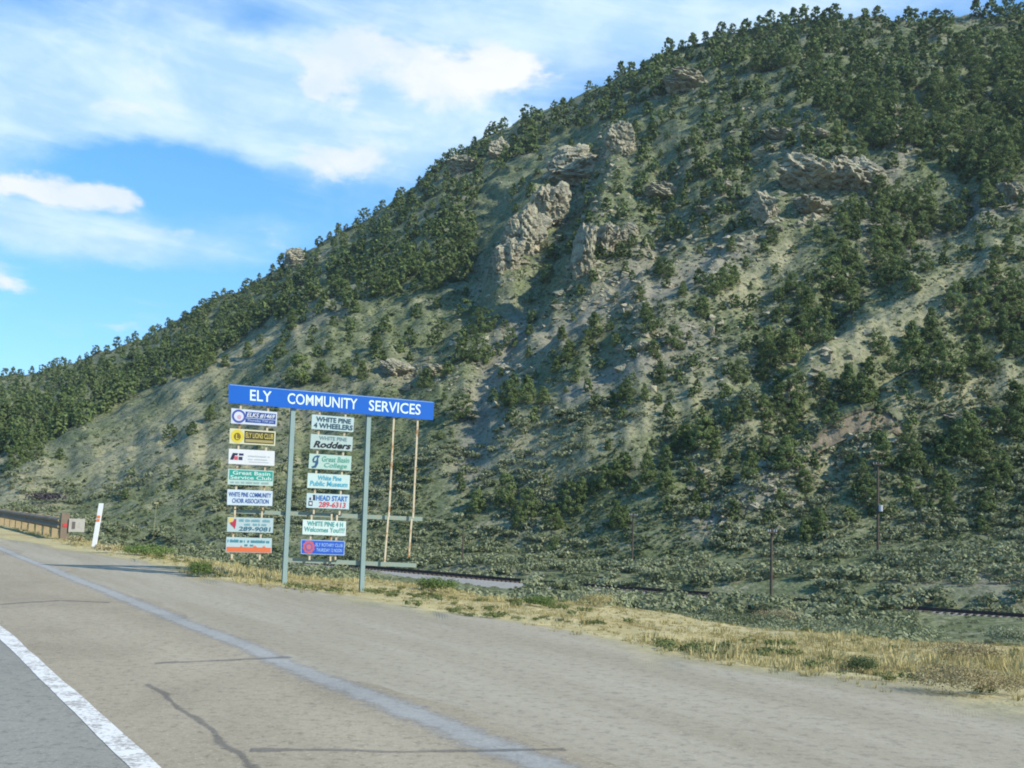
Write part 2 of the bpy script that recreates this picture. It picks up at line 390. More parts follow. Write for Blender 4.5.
m_ground, gm = new_mat('hillside_ground')
tc = gm.n('ShaderNodeTexCoord').outputs['Object']
A = lambda nme: gm.n('ShaderNodeAttribute', attribute_name=nme).outputs['Fac']
nA, nB, nC, nD = gm.noise(tc, 0.03, 6, .6, .4), gm.noise(tc, 0.16, 6, .62, .3), gm.noise(tc, 0.8, 5, .65), gm.noise(tc, 3.5, 4, .6)
nE = gm.noise(tc, 1.7, 6, .7, .3)
soil = gm.mix(gm.ramp(nB, .35, .65), (0.182, 0.170, 0.102), (0.285, 0.265, 0.168))
sage = gm.mix(gm.ramp(nC, .35, .65), (0.080, 0.100, 0.040), (0.165, 0.188, 0.086))
mot = gm.m('ADD', gm.m('MULTIPLY', nE, .6), gm.m('ADD', gm.m('MULTIPLY', nB, .35), gm.m('MULTIPLY', nD, .35)))
gcol = gm.mix(gm.ramp(mot, .63, .79), sage, soil)
gcol = gm.mix(gm.m('MULTIPLY', gm.ramp(nA, .5, .68), .45), gcol, (0.25, 0.222, 0.17))
gcol = gm.mix(gm.m('MULTIPLY', A('dry'), gm.ramp(nC, .25, .6)), gcol, (0.285, 0.265, 0.155))  # pale tint for dry ground and for sunlight painted along the spurs
gcol = gm.mix(gm.m('MULTIPLY', A('scree'), gm.ramp(nC, .2, .55)), gcol, gm.mix(nD, (0.175, 0.16, 0.115), (0.295, 0.272, 0.20)))
sp1, sp2 = gm.noise(tc, 1.25, 3, .55), gm.noise(tc, 2.9, 3, .6)
spk = gm.m('MAXIMUM', gm.ramp(sp1, .54, .62), gm.m('MULTIPLY', gm.ramp(sp2, .55, .64), .8))
gcol = gm.mix(gm.m('MULTIPLY', spk, .62), gcol, gm.mix(nB, (0.045, 0.060, 0.026), (0.10, 0.115, 0.062)))
gcol = gm.mix(gm.m('MULTIPLY', gm.ramp(gm.m('SUBTRACT', 1.0, sp2), .57, .67), .3), gcol, (0.34, 0.31, 0.22))
# dry verge
verge = gm.mix(gm.ramp(nC, .3, .7), (0.375, 0.305, 0.135), (0.45, 0.39, 0.21))
verge = gm.mix(gm.m('MULTIPLY', gm.ramp(nB, .52, .66), .5), verge, (0.30, 0.19, 0.09))
gcol = gm.mix(A('verge'), gcol, verge)
# gravel apron
co2 = objco(gm, UAZ, (1.0, 0.09, 1.0))
st1, st2 = gm.noise(co2, 1.1, 5, .6), gm.noise(co2, 5.0, 4, .6)
g1, g2 = gm.noise(tc, 9, 7, .8), gm.noise(tc, 32, 5, .8)
grav = gm.mix(gm.ramp(st1, .3, .7), (0.295, 0.255, 0.172), (0.365, 0.322, 0.23))
grav = gm.mix(gm.m('MULTIPLY', gm.ramp(st2, .5, .75), .3), grav, (0.40, 0.365, 0.285))
grav = gm.mix(gm.m('MULTIPLY', gm.ramp(g1, .48, .64), .65), grav, (0.175, 0.155, 0.115))
grav = gm.mix(gm.m('MULTIPLY', gm.ramp(g2, .52, .68), .65), grav, (0.44, 0.405, 0.32))
gcol = gm.mix(A('gravel'), gcol, grav)
ng = gm.m('SUBTRACT', 1.0, A('gravel'))
bmp = gm.m('ADD', gm.m('MULTIPLY', gm.m('ADD', nC, gm.m('MULTIPLY', nD, .35)), ng), gm.m('MULTIPLY', g1, .035))
finish(gm, gcol, 0.95, bump=bmp, bstr=0.6, bdist=0.35, spec=0.1)
me = np_mesh('terrain', np.stack([X, Y, Z], -1).reshape(-1, 3), np.concatenate([q4, q4w]), m_ground, smooth=True)
for nme, arr in (('verge', a_grass), ('gravel', (1 - a_hill) * (1 - a_grass)), ('scree', a_scree), ('dry', a_dry_lit)):
    at = me.attributes.new(nme, 'FLOAT', 'POINT'); at.data.foreach_set('value', np.ascontiguousarray(arr.ravel(), np.float32))
tag(add('terrain', me), kind='structure')

C0, CSTEP = int(np.argmin(np.abs(cols - math.radians(-44)))), math.radians(0.14)
def column(az):
    c = (az - cols[C0]) / CSTEP + C0; i = int(np.clip(math.floor(c), C0, nc - 40)); f = c - i
    return R[i] * (1 - f) + R[i + 1] * f, Z[i] * (1 - f) + Z[i + 1] * f
def ground_at(x, y):
    az, r = math.atan2(x, y), math.hypot(x, y); rr, zz = column(az); return float(np.interp(r, rr, zz))
def hit(px, py, rmin=0.0):
    """point of the terrain seen at that place of the photograph, and its distance"""
    a, t = az_te(px, py); a = float(a[0]); t = float(t[0])
    rr, zz = column(a); g_ = zz - (EYE + t * rr)
    ok = np.where((g_[1:] >= 0) & (g_[:-1] < 0) & (rr[1:] > rmin))[0]
    if len(ok) == 0: return None
    i = ok[0]; f = -g_[i] / (g_[i + 1] - g_[i]); r = rr[i] + f * (rr[i + 1] - rr[i]); z = zz[i] + f * (zz[i + 1] - zz[i])
    return np.array([r * math.sin(a), r * math.cos(a), z]), r

# ------------------------------------------------------------------ road sheets
def ribbon(name, A_, B_, z, mat):
    """flat sheet between two edge lines, with a middle column that carries how thick the coat is"""
    n = len(A_); vv = np.zeros((3 * n, 3)); vv[0::3, :2] = A_; vv[1::3, :2] = (A_ + B_) / 2; vv[2::3, :2] = B_; vv[:, 2] = z
    k = np.arange(n - 1) * 3; fc = np.concatenate([np.stack([k, k + 1, k + 4, k + 3], -1), np.stack([k + 1, k + 2, k + 5, k + 4], -1)])
    a, b, c = vv[fc[0, 0]], vv[fc[0, 1]], vv[fc[0, 2]]
    if np.cross(b - a, c - b)[2] < 0: fc = fc[:, ::-1]
    me = np_mesh(name, vv, fc, mat); sf = np.zeros(3 * n); sf[1::3] = 1.0
    at = me.attributes.new('soft', 'FLOAT', 'POINT'); at.data.foreach_set('value', sf.astype(np.float32))
    return tag(add(name, me), kind='structure')
def strip(name, t0, t1, s0, s1, z, mat, jag0=0.0, jag1=0.0, ds=0.35):
    n = int((s1 - s0) / ds) + 1; s = np.linspace(s0, s1, n)
    j0 = fbm(s, s * 0 + t0, 1.2, 4, 5) * jag0; j1 = fbm(s, s * 0 + t1, 1.4, 4, 6) * jag1
    a = u_r[None, :2] * s[:, None] + v_r[None, :2] * (t0 + j0)[:, None]; b = u_r[None, :2] * s[:, None] + v_r[None, :2] * (t1 + j1)[:, None]
    return ribbon(name, a, b, z, mat)
def road_mat(name, base, lite, streak, dark=(0.05, 0.05, 0.05), fine=0.72, soft=0.0):
    m, gm = new_mat(name); co = objco(gm); cs = objco(gm, UAZ, (1.0, 0.05, 1.0))
    s1, f1, f2, b1 = gm.noise(cs, 1.5, 5, .6), gm.noise(co, 11, 7, .8), gm.noise(co, 40, 5, .8), gm.noise(co, .5, 5, .6)
    pt = gm.noise(co, .22, 5, .65, .6); s2 = gm.noise(cs, .55, 3, .5)
    c = gm.mix(gm.ramp(s1, .3, .7), base, streak); c = gm.mix(gm.m('MULTIPLY', gm.ramp(pt, .46, .62), .65), c, tuple(q * .74 for q in base)); c = gm.mix(gm.m('MULTIPLY', gm.ramp(s2, .5, .62), .35), c, tuple(q * 1.22 for q in lite)); c = gm.mix(gm.m('MULTIPLY', gm.ramp(b1, .4, .7), .4), c, lite)
    c = gm.mix(gm.m('MULTIPLY', gm.ramp(f1, .48, .66), fine), c, dark); c = gm.mix(gm.m('MULTIPLY', gm.ramp(f2, .52, .68), fine), c, tuple(min(.7, x * 1.5) for x in lite))
    b = finish(gm, c, 0.9, bump=gm.m('ADD', f1, f2), bstr=.35, bdist=.01, spec=.2)
    if soft:     # worn edges: the sealant thins out towards its rim
        at = gm.n('ShaderNodeAttribute', attribute_name='soft').outputs['Fac']
        al = gm.m('MULTIPLY', gm.ramp(gm.m('ADD', at, gm.m('MULTIPLY', gm.m('SUBTRACT', gm.noise(co, 6.0, 6, .7), .5), 1.3)), 0.1, 0.8), soft)
        mx = gm.n('ShaderNodeMixShader', i={0: al, 1: gm.n('ShaderNodeBsdfTransparent').outputs[0], 2: b.outputs[0]})
        out = [q for q in gm.t.nodes if q.type == 'OUTPUT_MATERIAL'][0]; gm.t.links.new(mx.outputs[0], out.inputs[0])
    return m
m_lane = road_mat('asphalt', (0.235, 0.222, 0.175), (0.285, 0.268, 0.215), (0.255, 0.242, 0.194), (0.12, 0.112, 0.09))
m_should = road_mat('shoulder_chipseal', (0.30, 0.25, 0.165), (0.352, 0.30, 0.208), (0.328, 0.278, 0.19), (0.145, 0.12, 0.08))
m_seam = road_mat('sealed_seam', (0.36, 0.352, 0.312), (0.42, 0.41, 0.36), (0.385, 0.375, 0.33), (0.24, 0.232, 0.20), .6, .8)
m_tar = road_mat('tar', (0.13, 0.128, 0.115), (0.19, 0.184, 0.162), (0.16, 0.155, 0.138), (0.10, 0.098, 0.086), .6, .42)
strip('road_lane', T_FOG - 9.0, T_FOG - 0.02, -40, 260, 0.002, m_lane, ds=1.0)
strip('road_shoulder', T_FOG - 0.02, T_SEAM + 0.25, -40, 260, 0.003, m_should, jag1=0.5)
m_white, gm = new_mat('road_paint'); co = objco(gm)
n1, n2 = gm.noise(co, 30, 5, .7), gm.noise(co, 5, 5, .65)
wear = gm.ramp(gm.m('ADD', gm.m('MULTIPLY', n1, .6), gm.m('MULTIPLY', n2, .5)), .52, .64)
finish(gm, gm.mix(wear, (0.66, 0.64, 0.57), (0.33, 0.30, 0.25)), .8)
strip('road_line', T_FOG - 0.075, T_FOG + 0.075, -30, 240, 0.005, m_white, jag0=.02, jag1=.02, ds=.15)
strip('road_seam', T_SEAM - 0.24, T_SEAM + 0.26, -10, 240, 0.0045, m_seam, jag0=.07, jag1=.1, ds=.2)
def crack(pts, w, jag=0.04):
    """sealed crack along image points lying on the shoulder"""
    P = [on_plane(x, y, .012)[:2] for x, y in pts]; L = [P[0]]
    for a, b in zip(P[:-1], P[1:]):
        n = max(2, int(np.linalg.norm(b - a) / .12))
        for k in range(1, n + 1): L.append(a + (b - a) * k / n)
    L = np.array(L); L = L + fbm(L[:, :1] * 9, L[:, 1:] * 9, 1.0, 2, 45) * .012; d = np.gradient(L, axis=0); d /= np.linalg.norm(d, axis=1)[:, None]; nn = np.stack([-d[:, 1], d[:, 0]], -1)
    off = fbm(L[:, 0] * 3, L[:, 1] * 3, 1.0, 3, 40)[:, None] * jag * 2; ww = (w * (.6 + .8 * (fbm(L[:, 0] * 5, L[:, 1] * 5, 1.0, 2, 41) + .5)))[:, None]
    a, b = L + nn * (off - ww / 2), L + nn * (off + ww / 2)
    ribbon('tar_crack', a, b, .006, m_tar)
crack([(250, 749), (330, 749), (430, 750), (565, 748)], .13, .02)
crack([(155, 662), (230, 659), (290, 656)], .17, .03)
crack([(0, 604), (60, 600), (110, 602)], .18, .03)
crack([(148, 683), (185, 708), (215, 730), (262, 775)], .085, .03)

# ------------------------------------------------------------------ leaf cards
def cards(centers, normals, size, asp=1.0, r=None):
    n = len(centers); r = r or rng
    a = np.cross(normals, r.normal(size=(n, 3))); a /= np.linalg.norm(a, axis=1)[:, None] + 1e-9
    b = np.cross(normals, a); b /= np.linalg.norm(b, axis=1)[:, None] + 1e-9
    s = (np.asarray(size) * np.ones(n))[:, None]
    a = a * s; b = b * s * asp
    k = r.uniform(.6, 1.0, (n, 4, 1))
    v = np.stack([centers - a * k[:, 0], centers - b * k[:, 1], centers + a * k[:, 2], centers + b * k[:, 3]], 1).reshape(-1, 3)
    return v, np.arange(4 * n).reshape(n, 4)
def crown_cloud(n_clump, n_leaf, leaf, seed, cone=0.5, w=0.42, low=0.03):
    """unit-height tree crown: many leaf cards in clumps along limbs; returns centres, normals, sizes, tint"""
    r = np.random.default_rng(seed); Cs, Ns, Ts = [], [], []
    lean = r.normal(size=2) * .05
    for k in range(n_clump):
        h = low + (1 - low) * r.uniform(0, 1) ** 1.2
        prof = w * (1 - cone * h ** 1.4) * math.sqrt(max(0.02, 1 - max(0, (h - .55) / .47) ** 2)) * (1 if h > .15 else .9 + .67 * h)
        ang = r.uniform(0, 2 * math.pi); rad = prof * math.sqrt(r.uniform(.15, 1)) * r.uniform(.8, 1.12)
        c = np.array([math.cos(ang) * rad + lean[0] * h, math.sin(ang) * rad + lean[1] * h, min(h, .97)])
        cr = r.uniform(.07, .14) * (1.15 - .4 * h)
        p = r.normal(size=(n_leaf, 3)); p /= np.linalg.norm(p, axis=1)[:, None]
        Cs.append(c + p * cr * r.uniform(.45, 1.05, (n_leaf, 1)) * np.array([1, 1, .8]))
        out = np.array([c[0] * 2, c[1] * 2, .35]); out /= np.linalg.norm(out)
        nn = p * .7 + out * .55 + r.normal(size=(n_leaf, 3)) * .45; Ns.append(nn / np.linalg.norm(nn, axis=1)[:, None])
        Ts.append(np.clip(r.uniform(.2, .8) + r.normal(size=n_leaf) * .14, 0, 1))
    C, N, T = np.concatenate(Cs), np.concatenate(Ns), np.concatenate(Ts)
    C[:, 2] = np.maximum(C[:, 2], .01)
    S = leaf * r.uniform(.6, 1.3, len(C))
    return C, N, S, T
m_jun = foliage('juniper_foliage', (0.070, 0.108, 0.032), (0.215, 0.27, 0.09))
m_sage = foliage('sagebrush_foliage', (0.15, 0.172, 0.082), (0.39, 0.405, 0.24), .85)
m_scrub = foliage('scrub_foliage', (0.080, 0.108, 0.042), (0.225, 0.255, 0.125), .85)
m_green = foliage('green_bush_foliage', (0.08, 0.125, 0.035), (0.20, 0.265, 0.08))
m_dryb = foliage('dry_brush_foliage', (0.23, 0.185, 0.09), (0.50, 0.425, 0.23), .9)
m_straw = foliage('dry_grass', (0.32, 0.26, 0.10), (0.58, 0.51, 0.26), .85)
m_bark, gm = new_mat('bark'); co = objco(gm, 0, (1, 1, .25)); n1 = gm.noise(co, 14, 5, .6)
finish(gm, gm.mix(n1, (0.07, 0.055, 0.04), (0.17, 0.14, 0.11)), .95, bump=n1, bstr=.6, bdist=.05)

def trunk_geo(seed, h=.55):
    r = np.random.default_rng(seed); mb = MB(); p = np.array([0, 0, -.06]); rad = .026
    for k in range(4):
        q = p + np.array([r.normal() * .02, r.normal() * .02, (h + .06) / 4]); mb.tube(p, q, rad, rad * .75, 6)
        if k >= 1:
            for _ in range(2):
                a = r.uniform(0, 6.28); mb.tube(q, q + np.array([math.cos(a) * .16, math.sin(a) * .16, .1]), rad * .5, rad * .2, 5)
        p = q; rad *= .75
    return mb
NV = 9
TREES = []
for k in range(NV):
    cone = [0.25, .55, .35, .7, .3, .45, .2, .6, .4][k]; w = [.50, .40, .46, .36, .55, .44, .58, .42, .48][k]
    C, N, S, T = crown_cloud(85, 55, .028, 100 + k, cone, w)
    v, f = cards(C, N, S, .8, np.random.default_rng(k))
    crown = np_mesh('crown', v, f, m_jun, T)
    mb = trunk_geo(300 + k); tm = bpy.data.meshes.new('trunk'); tm.from_pydata(mb.v, [], mb.f); tm.update(); tm.materials.append(m_bark)
    # one-mesh version for small copies
    C2, N2, S2, T2 = crown_cloud(58, 14, .066, 200 + k, cone, w)
    v2, f2 = cards(C2, N2, S2, .8, np.random.default_rng(50 + k))
    tv = np.array(mb.v); quads = [q for q in mb.f if len(q) == 4]
    vv = np.concatenate([v2, tv]); ff = np.concatenate([f2, np.array(quads) + len(v2)])
    small = np_mesh('juniper_tree', vv, ff, [m_jun, m_bark], np.concatenate([T2, np.zeros(len(quads))]), midx=np.concatenate([np.zeros(len(f2)), np.ones(len(quads))]))
    TREES.append((crown, tm, small, (C2, N2, S2, T2)))

# ------------------------------------------------------------------ trees of the photograph, read clump by clump
CLUMPS = [  # phrase, [(x, y of the foot, height in px)]
    ('on the open slope right of the blue header', [(462, 419, 24), (509, 406, 32), (526, 403, 28), (543, 404, 17)]),
    ('on the bare slope above the pole with a crossarm', [(626, 399, 20), (612, 406, 14), (630, 404, 10), (644, 399, 15), (659, 404, 10), (660, 382, 18)]),
    ('on the grassy slope beyond the rusty hanger rods', [(476, 511, 21), (507, 506, 31), (460, 481, 10), (546, 484, 11)]),
    ('in the slanting row of trees above the valley floor', [(527, 516, 27), (520, 528, 21), (552, 527, 23), (570, 512, 29), (582, 500, 22), (592, 494, 15), (606, 488, 23), (619, 483, 23)]),
    ('alone beside the pole with a crossarm', [(619, 527, 26)]),
    ('at the foot of the slope left of the lone round juniper', [(555, 552, 15), (588, 532, 9)]),
    ('in the gully row right of the slanting row', [(649, 481, 27), (665, 490, 22), (667, 468, 22), (680, 452, 27), (692, 450, 20), (703, 446, 28), (708, 438, 21), (714, 457, 18)]),
    ('scattered small on the slope below the gully row', [(692, 480, 17), (702, 492, 18), (696, 505, 15), (725, 543, 15), (780, 505, 16)]),
    ('in the clump left of the eroded bank', [(731, 429, 14), (742, 421, 21), (727, 421, 14), (766, 418, 23), (790, 399, 31), (794, 418, 25), (778, 412, 18), (820, 394, 21), (832, 424, 22)]),
    ('on the shaded slope under the eroded bank', [(750, 479, 27), (765, 459, 21), (792, 440, 23), (789, 468, 31)]),
    ('at the slope foot between two poles', [(806, 540, 21), (820, 535, 25)]),
    ('just above the eroded bank', [(851, 400, 34), (863, 402, 28), (872, 398, 18), (890, 372, 15)]),
    ('on the open slope right of the eroded bank', [(928, 389, 23), (959, 384, 16), (988, 372, 17)]),
    ('below the eroded bank near the tall pole', [(884, 466, 31), (913, 468, 27), (907, 442, 17), (862, 474, 15), (867, 501, 25), (876, 515, 20)]),
    ('in the dark clump right of the tall pole', [(943, 463, 25), (954, 456, 26), (965, 451, 37), (979, 461, 29), (972, 440, 24)]),
    ('at the right edge above the sagebrush', [(1018, 421, 36), (998, 429, 20), (1019, 438, 23), (1003, 476, 23), (992, 486, 20), (987, 511, 18), (1009, 492, 13)]),
    ('low on the slope right of the tall pole', [(919, 507, 15), (938, 495, 15), (948, 511, 19), (943, 482, 14), (983, 532, 15), (928, 478, 12)]),
    ('beside the pale scree high on the right', [(955, 231, 29), (988, 206, 25), (910, 201, 13), (878, 201, 26)]),
    ('on the bench below the pale cliff band', [(818, 238, 13), (829, 244, 15), (850, 221, 27), (843, 229, 23), (863, 219, 21)]),
    ('on the sunlit spur below the bench', [(792, 291, 18), (803, 298, 16), (779, 301, 14), (776, 322, 13), (756, 346, 11), (783, 315, 12)]),
    ('at the right edge below the skyline stand', [(1007, 252, 17), (997, 261, 15), (980, 249, 14), (1018, 234, 15), (963, 291, 13), (970, 292, 13), (928, 271, 16), (913, 291, 16)]),
    ('around the pale boulder in mid slope', [(761, 223, 17), (771, 244, 18), (764, 251, 12), (731, 251, 15)]),
    ('in the mid slope clump above the light spur', [(725, 289, 26), (712, 294, 20), (735, 283, 17), (682, 296, 15), (702, 316, 20), (735, 307, 13)]),
    ('beside the scree chute', [(640, 301, 15), (648, 334, 22), (676, 348, 22), (654, 357, 17), (646, 318, 16), (665, 276, 19), (658, 273, 16), (740, 381, 21), (762, 378, 17)]),
    ('in the hollow below the tall rock rib', [(482, 334, 27), (478, 363, 29), (460, 362, 21), (510, 347, 19), (529, 335, 11), (547, 281, 17)]),
    ('in the line of shrubs below the ribbed rock', [(567, 361, 21), (556, 371, 15), (575, 382, 14), (595, 335, 23), (587, 344, 15), (616, 345, 12)]),
    ('directly above the blue header', [(300, 384, 28), (322, 381, 20), (345, 375, 18), (362, 379, 18), (425, 387, 19), (447, 375, 14)]),
    ('on the bare spur above the sign', [(285, 342, 13), (280, 357, 15), (375, 347, 17), (248, 357, 15), (225, 367, 13), (330, 350, 12), (400, 352, 13), (350, 330, 13), (310, 345, 11)]),
    ('on the pale grassy slope left of the sign', [(170, 438, 13), (191, 435, 13), (210, 420, 15), (125, 499, 9)]),
    ('at the forest corner by the left edge', [(15, 469, 18), (25, 460, 21), (37, 456, 13), (59, 459, 10)]),
]
CL2 = [  # dense stands: phrase, polygon, spacing, (height m)
    ('in the gully stand of tall junipers', [(905, 205), (945, 215), (935, 250), (885, 290), (855, 312), (825, 340), (795, 362), (768, 374), (764, 352), (800, 320), (828, 262), (868, 225)], 16, (4.2, 6.0)),
    ('in the right hand stand above the eroded bank', [(1040, 275), (990, 285), (965, 305), (935, 312), (905, 340), (872, 352), (855, 385), (900, 382), (1000, 372), (1040, 355)], 20, (3.4, 5.4)),
    ('in the dense stand near the summit', [(830, 8), (1040, 4), (1040, 150), (1000, 195), (930, 165), (905, 140), (872, 150), (850, 120), (790, 95)], 10.5, (4.2, 6.2)),
    ('along the skyline left of the summit', [(480, 135), (560, 92), (650, 52), (700, 34), (830, 12), (830, 55), (760, 75), (700, 85), (620, 118), (560, 135), (500, 175)], 9.5, (4.4, 6.4)),
    ('among the rocks below the summit', [(620, 125), (700, 90), (790, 70), (870, 150), (850, 170), (780, 150), (700, 180), (640, 180)], 13, (3.2, 5.0)),
    ('among the shaded crags in mid slope', [(500, 190), (560, 140), (640, 180), (760, 165), (740, 240), (660, 250), (600, 290), (520, 240)], 14, (2.0, 4.0)),
    ('in the wooded slope left of the crags', [(490, 128), (478, 200), (468, 285), (430, 292), (380, 300), (330, 312), (290, 330), (262, 325), (300, 246), (350, 221), (400, 190), (450, 149)], 8.8, (3.5, 5.6)),
    ('in the far wooded slope at left', [(262, 325), (240, 345), (215, 370), (160, 386), (110, 410), (60, 438), (20, 452), (-60, 474), (-60, 390), (0, 372), (50, 362), (100, 346), (150, 326), (200, 297), (300, 243)], 6.9, (3.4, 5.6)),
    ('scattered on the spur above the sign', [(240, 345), (330, 312), (470, 290), (468, 340), (420, 372), (260, 372)], 22, (2.2, 3.6)),
    ('scattered on the slope below the summit stand', [(900, 150), (1030, 200), (1030, 260), (960, 270), (880, 290), (870, 190)], 19, (2.0, 3.6)),
    ('scattered over the sunlit slope in the middle', [(600, 260), (760, 200), (860, 230), (760, 380), (520, 440), (470, 400), (500, 320)], 21, (1.3, 2.8)),
    ('scattered on the lower slope at right', [(600, 400), (760, 390), (1030, 400), (1030, 510), (760, 530), (600, 520)], 27, (1.4, 2.8)),
    ('on the lower slope behind the sign', [(120, 470), (300, 400), (460, 400), (470, 500), (200, 520)], 40, (1.2, 2.2)),
]
TK = np.zeros((20000, 2))
pool = []       # dicts: pos, h (m), hpx, phrase, order
for ci, (ph, lst) in enumerate(CLUMPS):
    for (x, y, hp) in lst:
        hh = hit(x, y, 60)
        if hh is None: continue
        p, r = hh; pool.append(dict(p=p, h=hp * r / F * 1.06, hpx=hp, ph=ph, x=x, y=y, fixed=True))
for zi, (ph, poly, sp, hr) in enumerate(CL2):
    xs = [q[0] for q in poly]; ys = [q[1] for q in poly]
    area = (max(xs) - min(xs)) * (max(ys) - min(ys)); n = int(area / (sp * sp) * 6.0)
    cx = rng.uniform(min(xs), max(xs), n); cy = rng.uniform(min(ys), max(ys), n)
    ok = inpoly(cx, cy, poly); taken = []
    gapn = fbm(cx, cy * 1.4, 38, 2, 60 + zi)
    for x, y, o, gp in zip(cx, cy, ok, gapn):
        if not o or (gp < -0.34 and sp > 10): continue
        if taken and np.min((x - TK[:len(taken), 0]) ** 2 + ((y - TK[:len(taken), 1]) * 1.25) ** 2) < sp * sp: continue
        if any(t['fixed'] and (x - t['x']) ** 2 + (y - t['y']) ** 2 < 120 for t in pool): continue
        hh = hit(x, y, 60)
        if hh is None: continue
        TK[len(taken)] = (x, y); taken.append((x, y)); p, r = hh; h = rng.uniform(*hr) * (1 if rng.uniform() < .6 else rng.uniform(.5, .9))
        pool.append(dict(p=p, h=h, hpx=h * F / r, ph=ph, x=x, y=y, fixed=False))
pool.sort(key=lambda t: (not t['fixed'], -t['hpx']))
indiv, rest = pool[:298], pool[298:]
print('TREES', len(pool), 'fixed', sum(t['fixed'] for t in pool))
ORD = ['first', 'second', 'third', 'fourth', 'fifth', 'sixth', 'seventh', 'eighth', 'ninth', 'tenth', 'eleventh', 'twelfth']
byph = {}
for t in indiv: byph.setdefault(t['ph'], []).append(t)
for ph, lst in byph.items():
    lst.sort(key=lambda t: t['x']); n = len(lst)
    big = max(lst, key=lambda t: t['hpx']); lit = min(lst, key=lambda t: t['hpx'])
    for k, t in enumerate(lst):
        if not t['fixed']: t['label'] = 'dark green juniper ' + ph
        elif n == 1: t['label'] = 'round dark juniper standing ' + ph
        elif t is big and n > 2: t['label'] = 'tallest green juniper ' + ph
        elif t is lit and n > 2: t['label'] = 'smallest green juniper ' + ph
        elif k == 0: t['label'] = 'leftmost green juniper ' + ph
        elif k == n - 1: t['label'] = 'rightmost green juniper ' + ph
        else: t['label'] = ORD[k] + ' green juniper from the left ' + ph
for i, t in enumerate(indiv):
    k = int(rng.integers(NV)); crown, tm, small, _ = TREES[k]
    s = t['h']; rz = rng.uniform(0, 6.28); sw = s * rng.uniform(.82, 1.08); loc = t['p'] - np.array([0, 0, .04 * s])
    if t['hpx'] >= 15:
        o = empty('juniper_tree', loc)
        add('crown', crown, o); add('trunk', tm, o)
    else:
        o = add('juniper_tree', small); o.location = loc
    o.scale = (sw, sw, s); o.rotation_euler = (0, 0, rz)
    tag(o, t['label'], 'tree', 'junipers and pinyons on the hillside')
VV, FF, TI = [], [], []; nb = 0
for t in rest:
    C, N, S, T = TREES[int(rng.integers(NV))][3]; rz = rng.uniform(0, 6.28); c_, s_ = math.cos(rz), math.sin(rz)
    M = np.array([[c_, -s_, 0], [s_, c_, 0], [0, 0, 1]]); sc = np.array([1, 1, 1]) * t['h'] * np.array([rng.uniform(.92, 1.2)] * 2 + [1])
    sel = rng.permutation(len(C))[:300]
    v, f = cards((C[sel] @ M.T) * sc + t['p'], N[sel] @ M.T, S[sel] * t['h'] * 1.45, .85)
    VV.append(v); FF.append(f + nb); nb += len(v); TI.append(np.clip(T[sel] * .8 + rng.normal() * .16, 0, 1))
if VV: tag(add('distant_trees', np_mesh('distant_trees', np.concatenate(VV), np.concatenate(FF), m_jun, np.concatenate(TI))), 'small dark junipers thickly covering the upper hillside', 'trees', kind='stuff')

# ------------------------------------------------------------------ sagebrush and scrub (ground cover)
def bush_proto(n, leaf, seed, flat=.75):
    r = np.random.default_rng(seed); nl = max(4, n // 9); Cs, Ns, Ts = [], [], []
    for k in range(nl):
        a = r.uniform(0, 6.28); rad = .42 * math.sqrt(r.uniform(0, 1)); c = np.array([math.cos(a) * rad, math.sin(a) * rad, .35 + .4 * r.uniform() * (1 - rad)])
        m = n // nl; p = r.normal(size=(m, 3)); p /= np.linalg.norm(p, axis=1)[:, None]
        Cs.append(c * np.array([1, 1, flat]) + p * .16 * r.uniform(.4, 1.1, (m, 1))); nn = p + r.normal(size=(m, 3)) * .5 + np.array([c[0], c[1], .5]); Ns.append(nn / np.linalg.norm(nn, axis=1)[:, None])
        Ts.append(np.clip(r.uniform(.2, .85) + r.normal(size=m) * .12, 0, 1))
    C, N, T = np.concatenate(Cs), np.concatenate(Ns), np.concatenate(Ts); C[:, 2] = np.maximum(C[:, 2], .02)
    return C, N, leaf * r.uniform(.6, 1.3, len(C)), T
BIG = [bush_proto(120, .095, 400 + k) for k in range(6)]
NEAR = [bush_proto(760, .036, 440 + k) for k in range(6)]
SML = [bush_proto(20, .20, 420 + k) for k in range(8)]
def scatter(name, pts, protos, hs, ws, mat, label, cat, tints=None):
    VV, FF, TI = [], [], []; nb = 0
    for i, p in enumerate(pts):
        C, N, S, T = protos[int(rng.integers(len(protos)))]; rz = rng.uniform(0, 6.28); c_, s_ = math.cos(rz), math.sin(rz)
        M = np.array([[c_, -s_, 0], [s_, c_, 0], [0, 0, 1]]); sc = np.array([ws[i], ws[i], hs[i]])
        v, f = cards((C @ M.T) * sc + p, N @ M.T, S * (ws[i] + hs[i]) * .5, .8)
        VV.append(v); FF.append(f + nb); nb += len(v); TI.append(np.clip(T * .7 + (rng.normal() * .2 if tints is None else tints[i]), 0, 1))
    o = add(name, np_mesh(name, np.concatenate(VV), np.concatenate(FF), mat, np.concatenate(TI)))
    return tag(o, label, cat, kind='stuff')
P = []
def trk_d(x, y): return polydist(np.array([x]), np.array([y]), [tuple(q) for q in TRK2])[0]
n = 0; hs, rs_ = [], []
TF = np.concatenate([a_ + (b_ - a_) * np.linspace(0, 1, 40, endpoint=False)[:, None] for a_, b_ in zip(TRK2[:-1], TRK2[1:])]); TRKAZ = np.arctan2(TF[:, 0], TF[:, 1]); TRKR = np.hypot(TF[:, 0], TF[:, 1])
